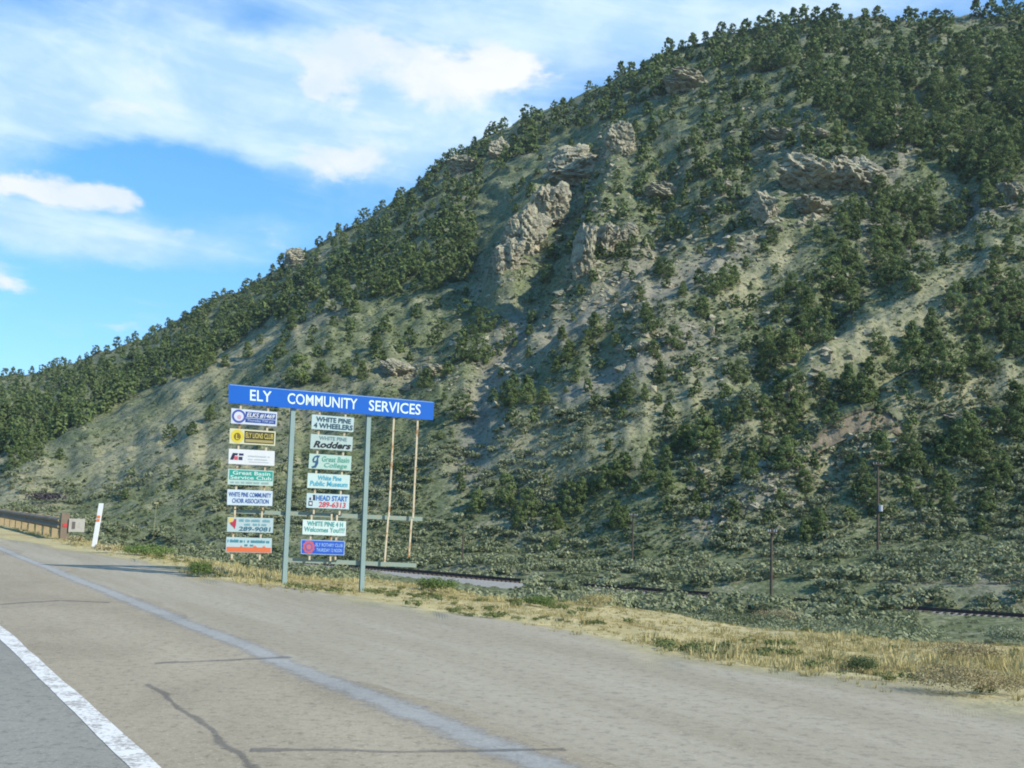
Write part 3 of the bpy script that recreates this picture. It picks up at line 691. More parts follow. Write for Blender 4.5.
while n < 9000:
    az = math.radians(rng.uniform(-25, 40)); De_, _ = tab(EDGE, az); Dc_, _ = tab(CREST, az); Db_, _ = tab(BASE, az)
    r = math.sqrt(rng.uniform((Dc_ + 3.0) ** 2, (Db_ + 25) ** 2)); x, y = r * math.sin(az), r * math.cos(az)
    n += 1
    if vnoise(np.array([x / 9]), np.array([y / 9]), 88)[0] < -.18: continue
    if trk_d(x, y) < 2.6 or (az < math.radians(2) and 0 < r - 0 and trk_d(x, y) < 6 and rng.uniform() < .8): continue
    pxx = float(project(np.array([x]), np.array([y]), np.array([-6.0]))[0][0]); aa = int(np.argmin(np.abs(TRKAZ - az))); dr = TRKR[aa] - r
    low = (285 < pxx < 525 or pxx > 915) and -1 < dr < 26 or (pxx > 925 and dr > -1)
    if low and rng.uniform() < .35: continue
    P.append((x, y, ground_at(x, y) - .05)); hs.append(rng.uniform(.25, .45) if low else (rng.uniform(.5, 1.2) if rng.uniform() < .45 else rng.uniform(1.1, 2.1))); rs_.append(r)
hs = np.array(hs); ws = hs * rng.uniform(1.1, 1.6, len(P)); rs_ = np.array(rs_); P = np.array(P)
nearm = rs_ < 78; closem = rs_ < 48
scatter('near_sagebrush', P[closem], [bush_proto(1900, .024, 460 + k) for k in range(4)], hs[closem], ws[closem], m_sage, 'grey green sagebrush on the bank just below the verge', 'sagebrush')
nearm &= ~closem
scatter('sagebrush', P[nearm], NEAR, hs[nearm], ws[nearm], m_sage, 'grey green sagebrush filling the near valley floor below the verge', 'sagebrush')
nearm |= closem; P, hs, ws = P[~nearm], hs[~nearm], ws[~nearm]
scatter('far_sagebrush', P, BIG, hs, ws, m_sage, 'grey green sagebrush covering the far valley floor at the foot of the hill', 'sagebrush')
# scrub dots over the hillside
cx = rng.uniform(-40, 1064, 62000); cy = rng.uniform(8, 565, 62000); P = []; hs = []
keepn = fbm(cx, cy, 45, 3, 90); barem = np.zeros(len(cx))
for w, pts_ in SCREE + DRY_LIT: barem = np.maximum(barem, np.exp(-(polydist(cx, cy, pts_) / (w * .9)) ** 2))
keepn = np.where(rng.uniform(0, 1, len(cx)) < barem * .8, -9, keepn); keepn = np.where((cy > 330) & (rng.uniform(0, 1, len(cx)) < .2), -9, keepn)
for x, y, kn in zip(cx, cy, keepn):
    if kn < -5 or (kn < -.12 and rng.uniform() < .5): continue
    hh = hit(x, y, 90)
    if hh is None: continue
    P.append(hh[0] - np.array([0, 0, .03])); hs.append(rng.uniform(.22, .6) if rng.uniform() < .85 else rng.uniform(.6, 1.2))
hs = np.array(hs); ws = hs * rng.uniform(1.1, 1.9, len(hs))
scatter('hillside_scrub', P, SML, hs, ws, m_scrub, 'low grey green scrub dotted all over the hillside', 'scrub')

# dry grass tufts on the verge
def grass_proto(nb_, seed, spread=.55):
    r = np.random.default_rng(seed); v, f = [], []
    for k in range(nb_):
        a = r.uniform(0, 6.28); b = np.array([math.cos(a), math.sin(a), 0]) * spread * r.uniform(0, 1); ln = r.uniform(.5, 1.0); tip = b + np.array([math.cos(a) * .5 * r.uniform(), math.sin(a) * .5 * r.uniform(), ln])
        w = np.array([-math.sin(a), math.cos(a), 0]) * .045; o = len(v); mid = (b + tip) * .5 + np.array([0, 0, .08])
        v += [b - w, b + w, mid + w * .8, tip]; f += [(o, o + 1, o + 2, o + 3)]
    return np.array(v), np.array(f)
GP = [grass_proto(14, 500 + k) for k in range(6)]
VV, FF, TI = [], [], []; nb = 0
for i in range(26000):
    az = math.radians(rng.uniform(-25, 36)); De_, _ = tab(EDGE, az); Dc_, _ = tab(CREST, az)
    r = rng.uniform(De_ - .3, Dc_ + 4.5); x, y = r * math.sin(az), r * math.cos(az)
    if x * v_r[0] + y * v_r[1] < T_SEAM + 2.2: continue
    cl = fbm(np.array([x]), np.array([y]), 2.6, 3, 99)[0]; big = fbm(np.array([x]), np.array([y]), 7.0, 2, 78)[0]
    edge = np.clip((r + big * 2.6 - De_) / 3.5 + .05, 0, 1)
    if rng.uniform() > edge * (.75 + cl * 1.3): continue
    v, f = GP[int(rng.integers(6))]; rz = rng.uniform(0, 6.28); c_, s_ = math.cos(rz), math.sin(rz)
    h = rng.uniform(.025, .075) * (1 + 2.2 * max(0, cl)) * (1 if rng.uniform() < .95 else 2); M = np.array([[c_, -s_, 0], [s_, c_, 0], [0, 0, 1]])
    VV.append((v @ M.T) * np.array([h * .9 + .03, h * .9 + .03, h]) + np.array([x, y, ground_at(x, y) - .015])); FF.append(f + nb); nb += len(v)
    TI.append(np.clip(np.full(len(f), .45 + cl * .9 + rng.normal() * .2), 0, 1))
tag(add('dry_grass', np_mesh('dry_grass', np.concatenate(VV), np.concatenate(FF), m_straw, np.concatenate(TI))), 'straw coloured dry grass along the gravel edge', 'grass', kind='stuff')

WP = []; wh = []
while len(WP) < 300:
    az = math.radians(rng.uniform(-20, 34)); De_, _ = tab(EDGE, az); Dc_, _ = tab(CREST, az); r = rng.uniform(De_ + .2, Dc_ + 2); x, y = r * math.sin(az), r * math.cos(az)
    if fbm(np.array([x]), np.array([y]), 3.0, 2, 111)[0] < .12 and rng.uniform() < .93: continue
    WP.append((x, y, ground_at(x, y) - .01)); wh.append(rng.uniform(.06, .2))
wh = np.array(wh); scatter('weeds', WP, [bush_proto(160, .07, 480 + k) for k in range(4)], wh, wh * rng.uniform(1.2, 2.2, len(wh)), foliage('weed_foliage', (0.10, 0.125, 0.04), (0.26, 0.28, 0.11)), 'small green weeds dotted through the straw coloured verge', 'weeds')

# bushes that stand out on the verge
def verge_bush(name, x, y, hp, wp, mat, label, seed, n=2400, leaf=.045, cat='bush', group='bushes on the roadside verge'):
    hh = hit(x, y, 5); p, r = hh; s = r / F
    C, N, S, T = bush_proto(n, leaf, seed, .8)
    v, f = cards(C * np.array([wp * s * 1.15, wp * s * .9, hp * s * 1.6]), N, S * (wp + hp) * .5 * s, .5, np.random.default_rng(seed))
    o = add(name, np_mesh(name, v, f, mat, T)); o.location = p - np.array([0, 0, .02]); tag(o, label, cat, group); return o
verge_bush('green_bush', 437, 592, 15, 38, m_green, 'bright green low bush on the verge right of the sign', 601)
verge_bush('green_bush', 540, 607, 12, 30, m_green, 'flat bright green bush in straw grass at the bank edge', 602)
verge_bush('green_bush', 146, 556, 11, 46, m_green, 'wide green weed patch between white post and thin stake', 603)
verge_bush('green_bush', 200, 577, 17, 22, m_green, 'upright green weed clump left of the sign', 604)
verge_bush('dry_bush', 955, 694, 29, 74, m_dryb, 'wide brown dry bush at the gravel edge, lower right corner', 605, 3500, .026)
verge_bush('dry_bush', 1002, 695, 21, 44, m_dryb, 'small brown dry bush beside the wide one at right edge', 606, 2200, .03)
verge_bush('rabbitbrush', 862, 673, 17, 30, m_scrub, 'olive rabbitbrush alone on the pale verge at right', 607)
verge_bush('dry_bush', 968, 662, 20, 60, m_dryb, 'orange tan dry weed clump behind the brown bush', 608, 2200, .03)
verge_bush('dry_bush', 778, 628, 19, 48, m_dryb, 'tall tan dry weed clump at the base of a pole', 609, 2000, .032)
verge_bush('sagebrush_bush', 1012, 646, 18, 40, m_sage, 'dark grey green bush at the right edge of the verge', 610)
verge_bush('dry_bush', 598, 607, 15, 34, m_straw, 'pale straw clump at the bank edge beside green bush', 611, 1600, .035)
verge_bush('dry_bush', 108, 553, 9, 24, m_dryb, 'rusty dry weed tuft at the foot of the white post', 612, 300, .09)
verge_bush('dry_bush', 75, 545, 10, 16, m_dryb, 'tan weed tuft under the guardrail end', 613, 300, .09)
hh = hit(46, 503, 60)
if hh:
    p, r = hh; s = r / F; C, N, S, T = bush_proto(420, .05, 620, .8)
    v, f = cards(C * np.array([38 * s, 24 * s, 16 * s]), N, S * 26 * s, .8); m_brk = foliage('bare_brush', (0.05, 0.043, 0.05), (0.13, 0.11, 0.115))
    o = add('bare_brush', np_mesh('bare_brush', v, f, m_brk, T)); o.location = p; tag(o, 'dark leafless brush tangle on slope above the guardrail', 'brush')

# ------------------------------------------------------------------ rock outcrops
m_rock, gm = new_mat('limestone'); co = objco(gm); cl = objco(gm, .4, (.25, .25, 1.6))
r1, r2, r3 = gm.noise(co, .45, 6, .62, .4), gm.noise(cl, 1.3, 6, .6, .6), gm.noise(co, 2.6, 5, .65)
rc = gm.mix(gm.ramp(r1, .35, .65), (0.27, 0.25, 0.165), (0.45, 0.415, 0.28)); rc = gm.mix(gm.m('MULTIPLY', gm.ramp(r2, .5, .65), .6), rc, (0.15, 0.132, 0.10))
rc = gm.mix(gm.m('MULTIPLY', gm.ramp(r3, .52, .7), .4), rc, (0.44, 0.41, 0.35)); rc = gm.mix(gm.m('MULTIPLY', gm.ramp(r1, .55, .75), .4), rc, (0.40, 0.32, 0.18))
finish(gm, rc, .95, bump=gm.m('ADD', r2, r3), bstr=.9, bdist=.5, spec=.1)
import bmesh
def rock(x, y, wp, hp, seed, label, tilt=0.0, jag=1.0, group='rock outcrops on the hillside'):
    hh = hit(x, y + hp * .42, 60)
    if hh is None: return
    p, r = hh; s = r / F
    bm = bmesh.new(); bmesh.ops.create_icosphere(bm, subdivisions=5, radius=1.0)
    V = np.array([v.co[:] for v in bm.verts]); rr = np.random.default_rng(seed); o_ = rr.uniform(0, 50, 3)
    # faceted joints: clip against random planes
    for k in range(16):
        nn = rr.normal(size=3); nn /= np.linalg.norm(nn); dd = rr.uniform(.55, .85); ex = V @ nn - dd; V = V - np.maximum(ex, 0)[:, None] * nn * .92
    def n3(q, sc): return fbm(q[:, 0] * sc + o_[0] + q[:, 2] * sc * .7, q[:, 1] * sc + o_[1] - q[:, 2] * sc * .5, 1.0, 4, seed)
    V = V * (1 + jag * .34 * n3(V, 2.2) + jag * .16 * n3(V + 3, 6.0))[:, None]
    lay = V[:, 2] * 4.5 + V[:, 0] * 1.2 + n3(V, 1.5) * 1.5; fr = lay - np.floor(lay); V[:, :2] *= (1 + jag * .26 * (sstep(fr, .05, .3) - .5))[:, None]; blk = np.floor(V[:, 0] * 2.2 + n3(V, 1.2) * 2) * 7.1 + np.floor(lay) * 3.7; V = V * (1 + jag * .16 * (np.mod(np.sin(blk + seed) * 43.7, 1.0) - .5))[:, None]
    V = V * np.array([wp * .56 * s, wp * .5 * s, hp * .62 * s]); ca, sa = math.cos(tilt), math.sin(tilt)
    V[:, 0], V[:, 2] = V[:, 0] * ca + V[:, 2] * sa, -V[:, 0] * sa + V[:, 2] * ca
    V[:, 2] += hp * .3 * s; V[:, 1] += wp * .14 * s
    for v, c in zip(bm.verts, V): v.co = c
    me = bpy.data.meshes.new('rock_outcrop'); bm.to_mesh(me); bm.free(); me.materials.append(m_rock)
    ob = add('rock_outcrop', me, None, p); tag(ob, label, 'rock', group); return ob
rock(543, 203, 42, 58, 1, 'upper block of the tall tan rock rib', .5)
rock(521, 224, 40, 62, 2, 'middle of the tall tan rock rib, broad and craggy', .35)
rock(507, 250, 26, 42, 3, 'lower pale toe of the tall rock rib', .3)
rock(577, 163, 54, 42, 4, 'rounded grey folded slab right of the tall rib', -.5)
rock(617, 135, 30, 40, 5, 'grey hooked crag near the upper treeline', .2)
rock(583, 247, 26, 64, 6, 'narrow ribbed golden rock tower in the gully', .12)
rock(603, 236, 30, 44, 7, 'tan crag right of the ribbed tower', .2)
rock(629, 230, 16, 26, 8, 'small tan knob right of the twin crags', .1)
rock(766, 203, 28, 42, 9, 'pale upright boulder with trees at its foot', .1)
rock(811, 204, 34, 20, 10, 'low pale rounded boulder right of the upright one', 0)
rock(806, 170, 50, 38, 11, 'left end of the pale cliff band, with dark hollow', .1)
rock(838, 172, 42, 36, 12, 'middle block of the pale cliff band', -.1)
rock(864, 172, 38, 36, 13, 'right rounded end of the pale cliff band', .15)
rock(692, 78, 52, 24, 14, 'broad pink grey ledge below the skyline trees', .1)
rock(294, 256, 22, 20, 15, 'grey crag breaking the skyline at left', -.3)
rock(432, 367, 22, 13, 16, 'pale boulder on the bare spur above the header', .1)
rock(396, 366, 30, 15, 17, 'wide low ledge left of the pale boulder', .1)
rock(1013, 190, 24, 22, 18, 'grey ledge at the right edge under trees', .2)
rock(462, 163, 30, 22, 19, 'grey crag among trees under the left skyline', -.3)
rock(500, 148, 24, 26, 20, 'tan crag above the tall rock rib', .2)
rock(711, 331, 7, 14, 21, 'thin pale slab upright on the sunlit spur', .1)
rock(643, 346, 12, 9, 22, 'small reddish boulder beside the scree chute', 0)
rock(780, 133, 30, 12, 23, 'pale ledge among trees above the cliff band', .1)
rock(816, 132, 26, 14, 24, 'grey white ledge right above the cliff band', 0)
rock(725, 183, 18, 10, 25, 'small tan ledge in the shaded crags', 0)
rock(668, 190, 34, 16, 26, 'reddish brown ledge in the shaded crags', .1)
rock(95, 346, 18, 7, 27, 'pale ledge on the far left skyline', 0)
rock(780, 228, 8, 6, 28, 'lone small white boulder below the upright one', 0)
rock(800, 315, 12, 8, 29, 'small white boulder beside the gully stand', 0)
rock(705, 208, 14, 8, 30, 'small pale rock above the mid slope clump', 0)
rock(960, 418, 30, 10, 31, 'low pale ledge above the dark clump', 0)

# rubble below the ledges and on the scree
RB, RH = [], []
SP = [(520, 240, 40, 60), (590, 275, 40, 25), (577, 190, 35, 25), (617, 155, 25, 20), (840, 195, 60, 18), (766, 230, 25, 18), (812, 220, 35, 12), (692, 95, 45, 16), (610, 300, 60, 45), (500, 360, 50, 60), (885, 215, 35, 45), (700, 230, 90, 60), (750, 490, 70, 40), (430, 375, 50, 16),
      (300, 265, 25, 14), (680, 340, 70, 40), (800, 330, 60, 70), (980, 205, 50, 20), (620, 200, 100, 60), (840, 445, 60, 18), (780, 150, 90, 40)]
for (ex, ey, sx, sy) in SP:
    for _ in range(int(70 + sx * sy * .035)):
        hh = hit(ex + rng.normal() * sx * .55, ey + rng.normal() * sy * .55, 60)
        if hh is not None: RB.append(hh[0]); RH.append(rng.uniform(.15, .5) if rng.uniform() < .8 else rng.uniform(.5, 1.3))
oct_v = np.array([(1, 0, 0), (-1, 0, 0), (0, 1, 0), (0, -1, 0), (0, 0, 1), (0, 0, -1)], float); oct_f = np.array([(0, 2, 4), (2, 1, 4), (1, 3, 4), (3, 0, 4), (2, 0, 5), (1, 2, 5), (3, 1, 5), (0, 3, 5)])
vv, ff = [], []
for i, (p, h) in enumerate(zip(RB, RH)):
    vv.append(oct_v @ np.linalg.qr(rng.normal(size=(3, 3)))[0] * rng.uniform(.6, 1.2, (6, 1)) * h * np.array([1.2, 1.0, .75]) + p); ff.append(oct_f + 6 * i)
tag(add('rock_rubble', np_mesh('rock_rubble', np.concatenate(vv), np.concatenate(ff), m_rock)), 'loose pale stones and rubble below the ledges', 'rubble', kind='stuff')

# eroded bank: a curved cut with a sod lip
SCP = [(808, 446), (824, 436), (840, 428), (856, 421), (872, 418), (888, 420), (900, 426), (910, 434)]
HT = [.5, 1.0, 1.35, 1.5, 1.5, 1.15, .6, .25]
fine = []
for i in range(len(SCP) - 1):
    for k in range(6): t = k / 6; fine.append((SCP[i][0] * (1 - t) + SCP[i + 1][0] * t, SCP[i][1] * (1 - t) + SCP[i + 1][1] * t, HT[i] * (1 - t) + HT[i + 1] * t))
fine.append((*SCP[-1], HT[-1])); pts = []
for x, y, h in fine:
    hh = hit(x, y, 60)
    if hh: pts.append((hh[0], h))
m_cut, gm = new_mat('cut_soil'); co = objco(gm); n1 = gm.noise(co, 1.2, 6, .65)
finish(gm, gm.mix(gm.ramp(n1, .3, .7), (0.16, 0.128, 0.08), (0.27, 0.218, 0.14)), .95, bump=n1, bstr=.8, bdist=.3)
m_sod, gm = new_mat('sod'); co = objco(gm); n1 = gm.noise(co, 1.6, 6, .65)
finish(gm, gm.mix(gm.ramp(n1, .3, .7), (0.06, 0.055, 0.035), (0.15, 0.145, 0.08)), .95, bump=n1, bstr=.8, bdist=.3)
sroot = empty('eroded_bank', pts[len(pts) // 2][0]); so = np.array(sroot.location); tag(sroot, 'curved eroded bank of tan soil under a dark sod lip', 'bank')
back = np.array([0.1, 1, 0]); nP = len(pts); vs, fs = [], []
for p, h in pts:
    vs += [p + np.array([0, -1.5, -1.7]), p + np.array([0, .05 + rng.normal() * .03, h * .75]), p + np.array([0, 2.2, h * .8])]
for k in range(nP - 1):
    a = 3 * k; fs += [(a, a + 3, a + 4, a + 1), (a + 1, a + 4, a + 5, a + 2)]
mb = MB(); mb.raw(vs, fs); mb.build('cut_face', m_cut, sroot, so)
vs, fs, v2, f2 = [], [], [], []
for p, h in pts:
    j = rng.normal() * .1; t = rng.uniform(.10, .3)
    vs += [p + np.array([0, .2, h * .9 - t]), p + np.array([0, -.2 + j, h * .9 - t]), p + np.array([0, -.15 + j, h + .06])]
    v2 += [p + np.array([0, -.15 + j, h + .06]), p + np.array([0, 2.0, h * .9 + .75 + j]), p + np.array([0, 4.6, h * .6 + 1.7])]
for k in range(nP - 1):
    a = 3 * k
    for q in range(2): fs.append((a + q, a + 3 + q, a + 4 + q, a + q + 1))
mb = MB(); mb.raw(vs, fs); mb.build('sod_lip', m_sod, sroot, so)
mb = MB(); mb.raw(v2, fs); mb.build('turf', m_ground, sroot, so)

# ------------------------------------------------------------------ railway
m_bal, gm = new_mat('ballast'); co = objco(gm); n1, n2 = gm.noise(co, 6, 5, .7), gm.noise(co, .7, 4, .6)
finish(gm, gm.mix(gm.ramp(n1, .35, .7), gm.mix(n2, (0.22, 0.205, 0.165), (0.29, 0.27, 0.225)), (0.36, 0.34, 0.29)), .95, bump=n1, bstr=.6, bdist=.08)
m_rail = painted('rusty_rail', (0.035, 0.024, 0.018), .7, .2, (0.06, 0.035, 0.02))
L = []
for a, b in zip(TRK[:-1], TRK[1:]):
    n = max(2, int(np.linalg.norm(b - a) / 2.0))
    for k in range(n): L.append(a + (b - a) * k / n)
L = np.array(L + [TRK[-1]]); 
for _ in range(6): L[1:-1] = (L[:-2] + 2 * L[1:-1] + L[2:]) / 4
dd = np.gradient(L[:, :2], axis=0); dd /= np.linalg.norm(dd, axis=1)[:, None]; nn = np.stack([-dd[:, 1], dd[:, 0]], -1)  # towards the hill
gz = np.array([ground_at(x, y) for x, y in L[:, :2]]); gz = np.convolve(np.pad(gz, 8, 'edge'), np.ones(17) / 17, 'valid')
bedz = np.full(len(gz), -5.85)
vs, fs = [], []
for i in range(len(L)):
    for off, dz in ((-5.6, -1.1), (-4.2, -.5), (-1.5, -.05), (1.5, -.05), (3.4, -1.4)): vs.append((L[i, 0] + nn[i, 0] * off, L[i, 1] + nn[i, 1] * off, bedz[i] + dz))
for i in range(len(L) - 1):
    for k in range(4): fs.append((5 * i + k, 5 * i + 5 + k, 5 * i + 6 + k, 5 * i + k + 1))
mb = MB(); mb.raw(vs, [f[::-1] for f in fs]); tag(mb.build('track_bed', m_bal), kind='structure')
troot = empty('railway_track', (L[len(L) // 2, 0], L[len(L) // 2, 1], float(bedz[0]))); to = np.array(troot.location)
tag(troot, 'dark rusty railway track crossing the valley floor beyond the verge', 'railway')
for off in (-.72, .72):
    vs, fs = [], []
    for i in range(len(L)):
        for o2, dz in ((-.04, .08), (-.04, .27), (.04, .27), (.04, .08)): vs.append((L[i, 0] + nn[i, 0] * (off + o2), L[i, 1] + nn[i, 1] * (off + o2), bedz[i] + dz))
    for i in range(len(L) - 1):
        for k in range(3): fs.append((4 * i + k, 4 * i + 4 + k, 4 * i + 5 + k, 4 * i + k + 1))
    mb = MB(); mb.raw(vs, [f[::-1] for f in fs]); mb.build('rail', m_rail, troot, to)
m_tie = painted('sleeper_wood', (0.07, 0.055, 0.04), .9, .2)
mb = MB(); acc = 0.0
for i in range(len(L) - 1):
    sl = np.linalg.norm(L[i + 1, :2] - L[i, :2]); k = max(1, int(round(sl / .62)))
    for j in range(k):
        c = L[i] + (L[i + 1] - L[i]) * j / k; d3 = np.array([*dd[i], 0]); n3 = np.array([*nn[i], 0]); c = np.array([c[0], c[1], bedz[i]])
        mb.box(c - n3 * 1.3 - d3 * .11 + np.array([0, 0, -.06]), d3 * .22, n3 * 2.6, (0, 0, .14))
tag(mb.build('sleepers', m_tie, troot, to), kind='stuff')

# ------------------------------------------------------------------ telegraph poles
m_pole = painted('pole_wood', (0.085, 0.068, 0.05), .95, .3, (0.13, 0.11, 0.085), 3, .05)
m_metal = painted('galvanised', (0.42, 0.44, 0.45), .5, .1)
def pole(x, ytop, ybot, wpx, label, arm=0.0, box=None, extra=.6, lean=0.0):
    hh = hit(x, ybot, 30); p, r = hh; s = r / F; h = (ybot - ytop) * s
    rt = empty('utility_pole', p); tag(rt, label, 'pole', 'wooden poles in the valley')
    mb = MB(); mb.tube((0, 0, -extra), (lean, 0, h), wpx * s * .5, wpx * s * .36, 10); mb.build('pole_shaft', m_pole, rt)
    if arm:
        mb = MB(); mb.box((-arm * s / 2 + lean, -.16 - wpx * s * .3, h - .42), (arm * s, 0, 0), (0, .12, 0), (0, 0, .14)); mb.build('crossarm', m_pole, rt)
        for k in (-.45, -.2, .2, .45):
            mb = MB(); mb.tube((k * arm * s + lean, -.1 - wpx * s * .3, h - .28), (k * arm * s + lean, -.1 - wpx * s * .3, h - .1), .05, .035, 6); mb.build('insulator', m_metal, rt)
    if box is not None:
        zb = (ybot - box) * s; mb = MB(); mb.tube((wpx * s * .9, -.1, zb - .35), (wpx * s * .9, -.1, zb + .35), .24, .24, 10); mb.build('transformer', m_metal, rt)
pole(878, 467, 552, 2.6, 'tall wooden pole with crossarm and grey can on its side', 10, 511)
pole(632, 514, 568, 2.0, 'wooden pole with crossarm beside the round juniper', 8)
pole(771, 532, 607, 3.2, 'dark wooden pole rising from the sagebrush behind the dry verge', 9, None, 2.0)
pole(462, 526, 566, 1.8, 'short dark pole behind the track right of the sign', 0)

# ------------------------------------------------------------------ roadside posts and guardrail
m_postw = painted('white_plastic', (0.80, 0.80, 0.78), .5, .1)
m_orange = painted('orange_reflector', (0.75, 0.22, 0.05), .35, .1)
hh = hit(93.5, 546.5, 15); p, r = hh; s = r / F
up = np.array([.05, 0, 1]) 
rt = empty('delineator_post', p); tag(rt, 'leaning white flexible marker post with orange reflectors', 'marker post')
hgt = 40 * s; topx = 4.0 * s
mb = MB(); mb.box((-2.1 * s, 0, -.1), (4.2 * s, 0, 0), (0, .03, 0), (topx, 0, hgt + .1)); mb.build('post', m_postw, rt)
for zz in (.58, .66):
    mb = MB(); mb.box((-1.5 * s + topx * zz, -.012, hgt * zz), (3.0 * s, 0, 0), (0, .01, 0), (.15 * s, 0, 2.2 * s)); mb.build('reflector', m_orange, rt)
hh = hit(153, 541, 15); p, r = hh; s = r / F
m_stake = painted('weathered_stake', (0.50, 0.43, 0.22), .8, .15)
rt = empty('marker_stake', p); tag(rt, 'thin weathered yellow stake with short crosspiece on the verge', 'stake')
mb = MB(); mb.tube((0, 0, -.2), (.8 * s, 0, 36 * s), .022, .02, 6); mb.build('stake', m_stake, rt)
mb = MB(); mb.box((-1.6 * s, -.03, 35 * s), (4.4 * s, 0, 0), (0, .02, 0), (0, 0, 1.4 * s)); mb.build('crosspiece', m_stake, rt)

pg = on_plane(63, 543, -.12); sg, tg = st(pg)
m_wbeam = painted('weathered_steel', (0.26, 0.21, 0.15), .9, .3, (0.11, 0.075, 0.045), 3, .05)
m_gpost = painted('guardrail_timber', (0.30, 0.235, 0.13), .9, .25, (0.24, 0.17, 0.09))
m_term = painted('terminal_panel', (0.38, 0.36, 0.30), .6, .2, (0.30, 0.24, 0.18))
m_red = painted('red_reflector', (0.45, 0.05, 0.05), .4, .1)
rt = empty('guardrail', pg); tag(rt, 'weathered steel guardrail on timber posts at the road edge', 'guardrail'); go = np.array(pg)
def gp(s_, t_, z_): return u_r * s_ + v_r * t_ + np.array([0, 0, z_])
n = 26; prof = [(.0, .78), (-.08, .72), (-.08, .66), (.0, .60), (.0, .57), (-.08, .51), (-.08, .45), (.0, .39)]
vs, fs = [], []
for k in range(n):
    s_ = sg + .2 + k * 1.9
    for (a, z_) in prof: vs.append(gp(s_, tg - .12 + a, z_ - .06))
m_ = len(prof)
for k in range(n - 1):
    for j in range(m_ - 1): fs.append((k * m_ + j, (k + 1) * m_ + j, (k + 1) * m_ + j + 1, k * m_ + j + 1))
mb = MB(); mb.raw(vs, fs)
o = mb.build('rail_beam', m_wbeam, rt, go); sm = o.modifiers.new('thick', 'SOLIDIFY'); sm.thickness = .012
for k in range(1, n):
    mb = MB(); mb.box(gp(sg + k * 1.9 - .1, tg - .105, -.5), u_r * .2, v_r * .2, (0, 0, 1.22)); mb.build('post', m_gpost, rt, go)
mb = MB(); mb.box(gp(sg - .06, tg - .12, -.5), u_r * .26, v_r * .26, (0, 0, 1.38)); mb.build('end_post', painted('dark_end_post', (0.17, 0.13, 0.09), .9, .3), rt, go)
dterm = np.array([.94, .34, 0]); nterm = np.array([.34, -.94, 0])
tm_ = MB(); c = gp(sg - .1, tg, .26)
tm_.box(c + dterm * .12, dterm * .50, -nterm * .04, (0, 0, .44)); tmo = tm_.build('end_terminal', m_term, rt, go)
mb = MB(); mb.box(c + dterm * .22 + nterm * .01 + np.array([0, 0, .1]), dterm * .10, -nterm * .006, (0, 0, .24)); mb.build('slot', painted('slot_dark', (0.12, .1, .09), .8), tmo, (0, 0, 0))
tmo.children[0].data.transform(Matrix.Translation(-Vector(go)))
mb = MB(); mb.box(gp(sg - .075, tg - .06, .42), v_r * .14, u_r * .012, (0, 0, .12)); mb.build('reflector', m_red, rt, go)

# ------------------------------------------------------------------ the big sign
hh = hit(284.5, 584, 10); SB, SR = hh; SB = SB.copy()
ANG = math.radians(23); dS = np.array([math.cos(ANG), math.sin(ANG), 0]); nS = np.array([math.sin(ANG), -math.cos(ANG), 0])   # nS faces the road
def sg_uw(px, py):
    d = pix_dir([px], [py])[0]; o = np.array([0, 0, EYE]); t = np.dot(SB - o, nS) / np.dot(d, nS); q = o + d * t - SB
    return np.array([np.dot(q, dS), q[2]])
def place(u, w, depth=0.0): return dS * u + np.array([0, 0, w]) + nS * depth     # local to the sign root
sign = empty('roadside_sign', SB); tag(sign, 'tall roadside sign with blue header and rows of small white panels', 'sign')
m_blue = painted('sign_blue', (0.005, 0.098, 0.42), .4, .06, None, 4)
m_lett = painted('letter_white', (0.58, 0.68, 0.68), .4, .05)
m_steel = painted('green_grey_steel', (0.22, 0.30, 0.275), .5, .1)
m_bar = painted('bar_steel', (0.20, 0.26, 0.21), .6, .2, (0.30, 0.24, 0.15))
m_back = painted('panel_back', (0.40, 0.42, 0.42), .5, .1)
m_hang, gm = new_mat('rusty_hanger'); co = objco(gm, 0, (1, 1, .5)); n1 = gm.noise(co, 11, 5, .6)
finish(gm, gm.mix(gm.ramp(n1, .52, .62), (0.50, 0.43, 0.29), (0.34, 0.17, 0.06)), .8)
_pm = {}
def pm(col, rough=.5):
    if col not in _pm: _pm[col] = painted('sign_paint', tuple(c * .76 for c in col), rough, .06, None, 14)
    return _pm[col]
def quad_prism(name, px_corners, mat, parent, front, th):
    poly = [sg_uw(*c) for c in px_corners][::-1]; mb = MB(); mb.prism(poly, lambda u, w, d: place(u, w, front + d), th); return mb.build(name, mat, parent)
def bar(name, p0, p1, wid, mat, front=0.0, depth=.06, parent=sign):
    a, b = sg_uw(*p0), sg_uw(*p1); d = (b - a) / np.linalg.norm(b - a); n_ = np.array([-d[1], d[0]]) * wid / 2
    mb = MB(); mb.prism([a - n_, b - n_, b + n_, a + n_], lambda u, w, dd_: place(u, w, front + dd_), depth); return mb.build(name, mat, parent)
# posts continue into the ground
def post(p0, p1):
    a, b = sg_uw(*p0), sg_uw(*p1); b = b + (b - a) / np.linalg.norm(b - a) * .9
    d = (b - a) / np.linalg.norm(b - a); n_ = np.array([-d[1], d[0]]); w = .058
    f = []  # H section
    mb = MB()
    for off, ww, fr, th in ((0, .088, 0, .012), (0, .088, -.088, .012), (0, .014, -.012, .076)):
        mb.prism([a - n_ * ww / 2, b - n_ * ww / 2, b + n_ * ww / 2, a + n_ * ww / 2][::-1], lambda u, w_, dd_: place(u, w_, fr + dd_), th)
    return mb.build('post', m_steel, sign)
post((293.6, 408), (284.6, 583)); post((369.3, 414), (362.3, 586))
hdr = quad_prism('header_panel', [(228.4, 384.2), (433.3, 402.0), (432.3, 420.3), (228.4, 403.0)], m_blue, sign, .05, .035)
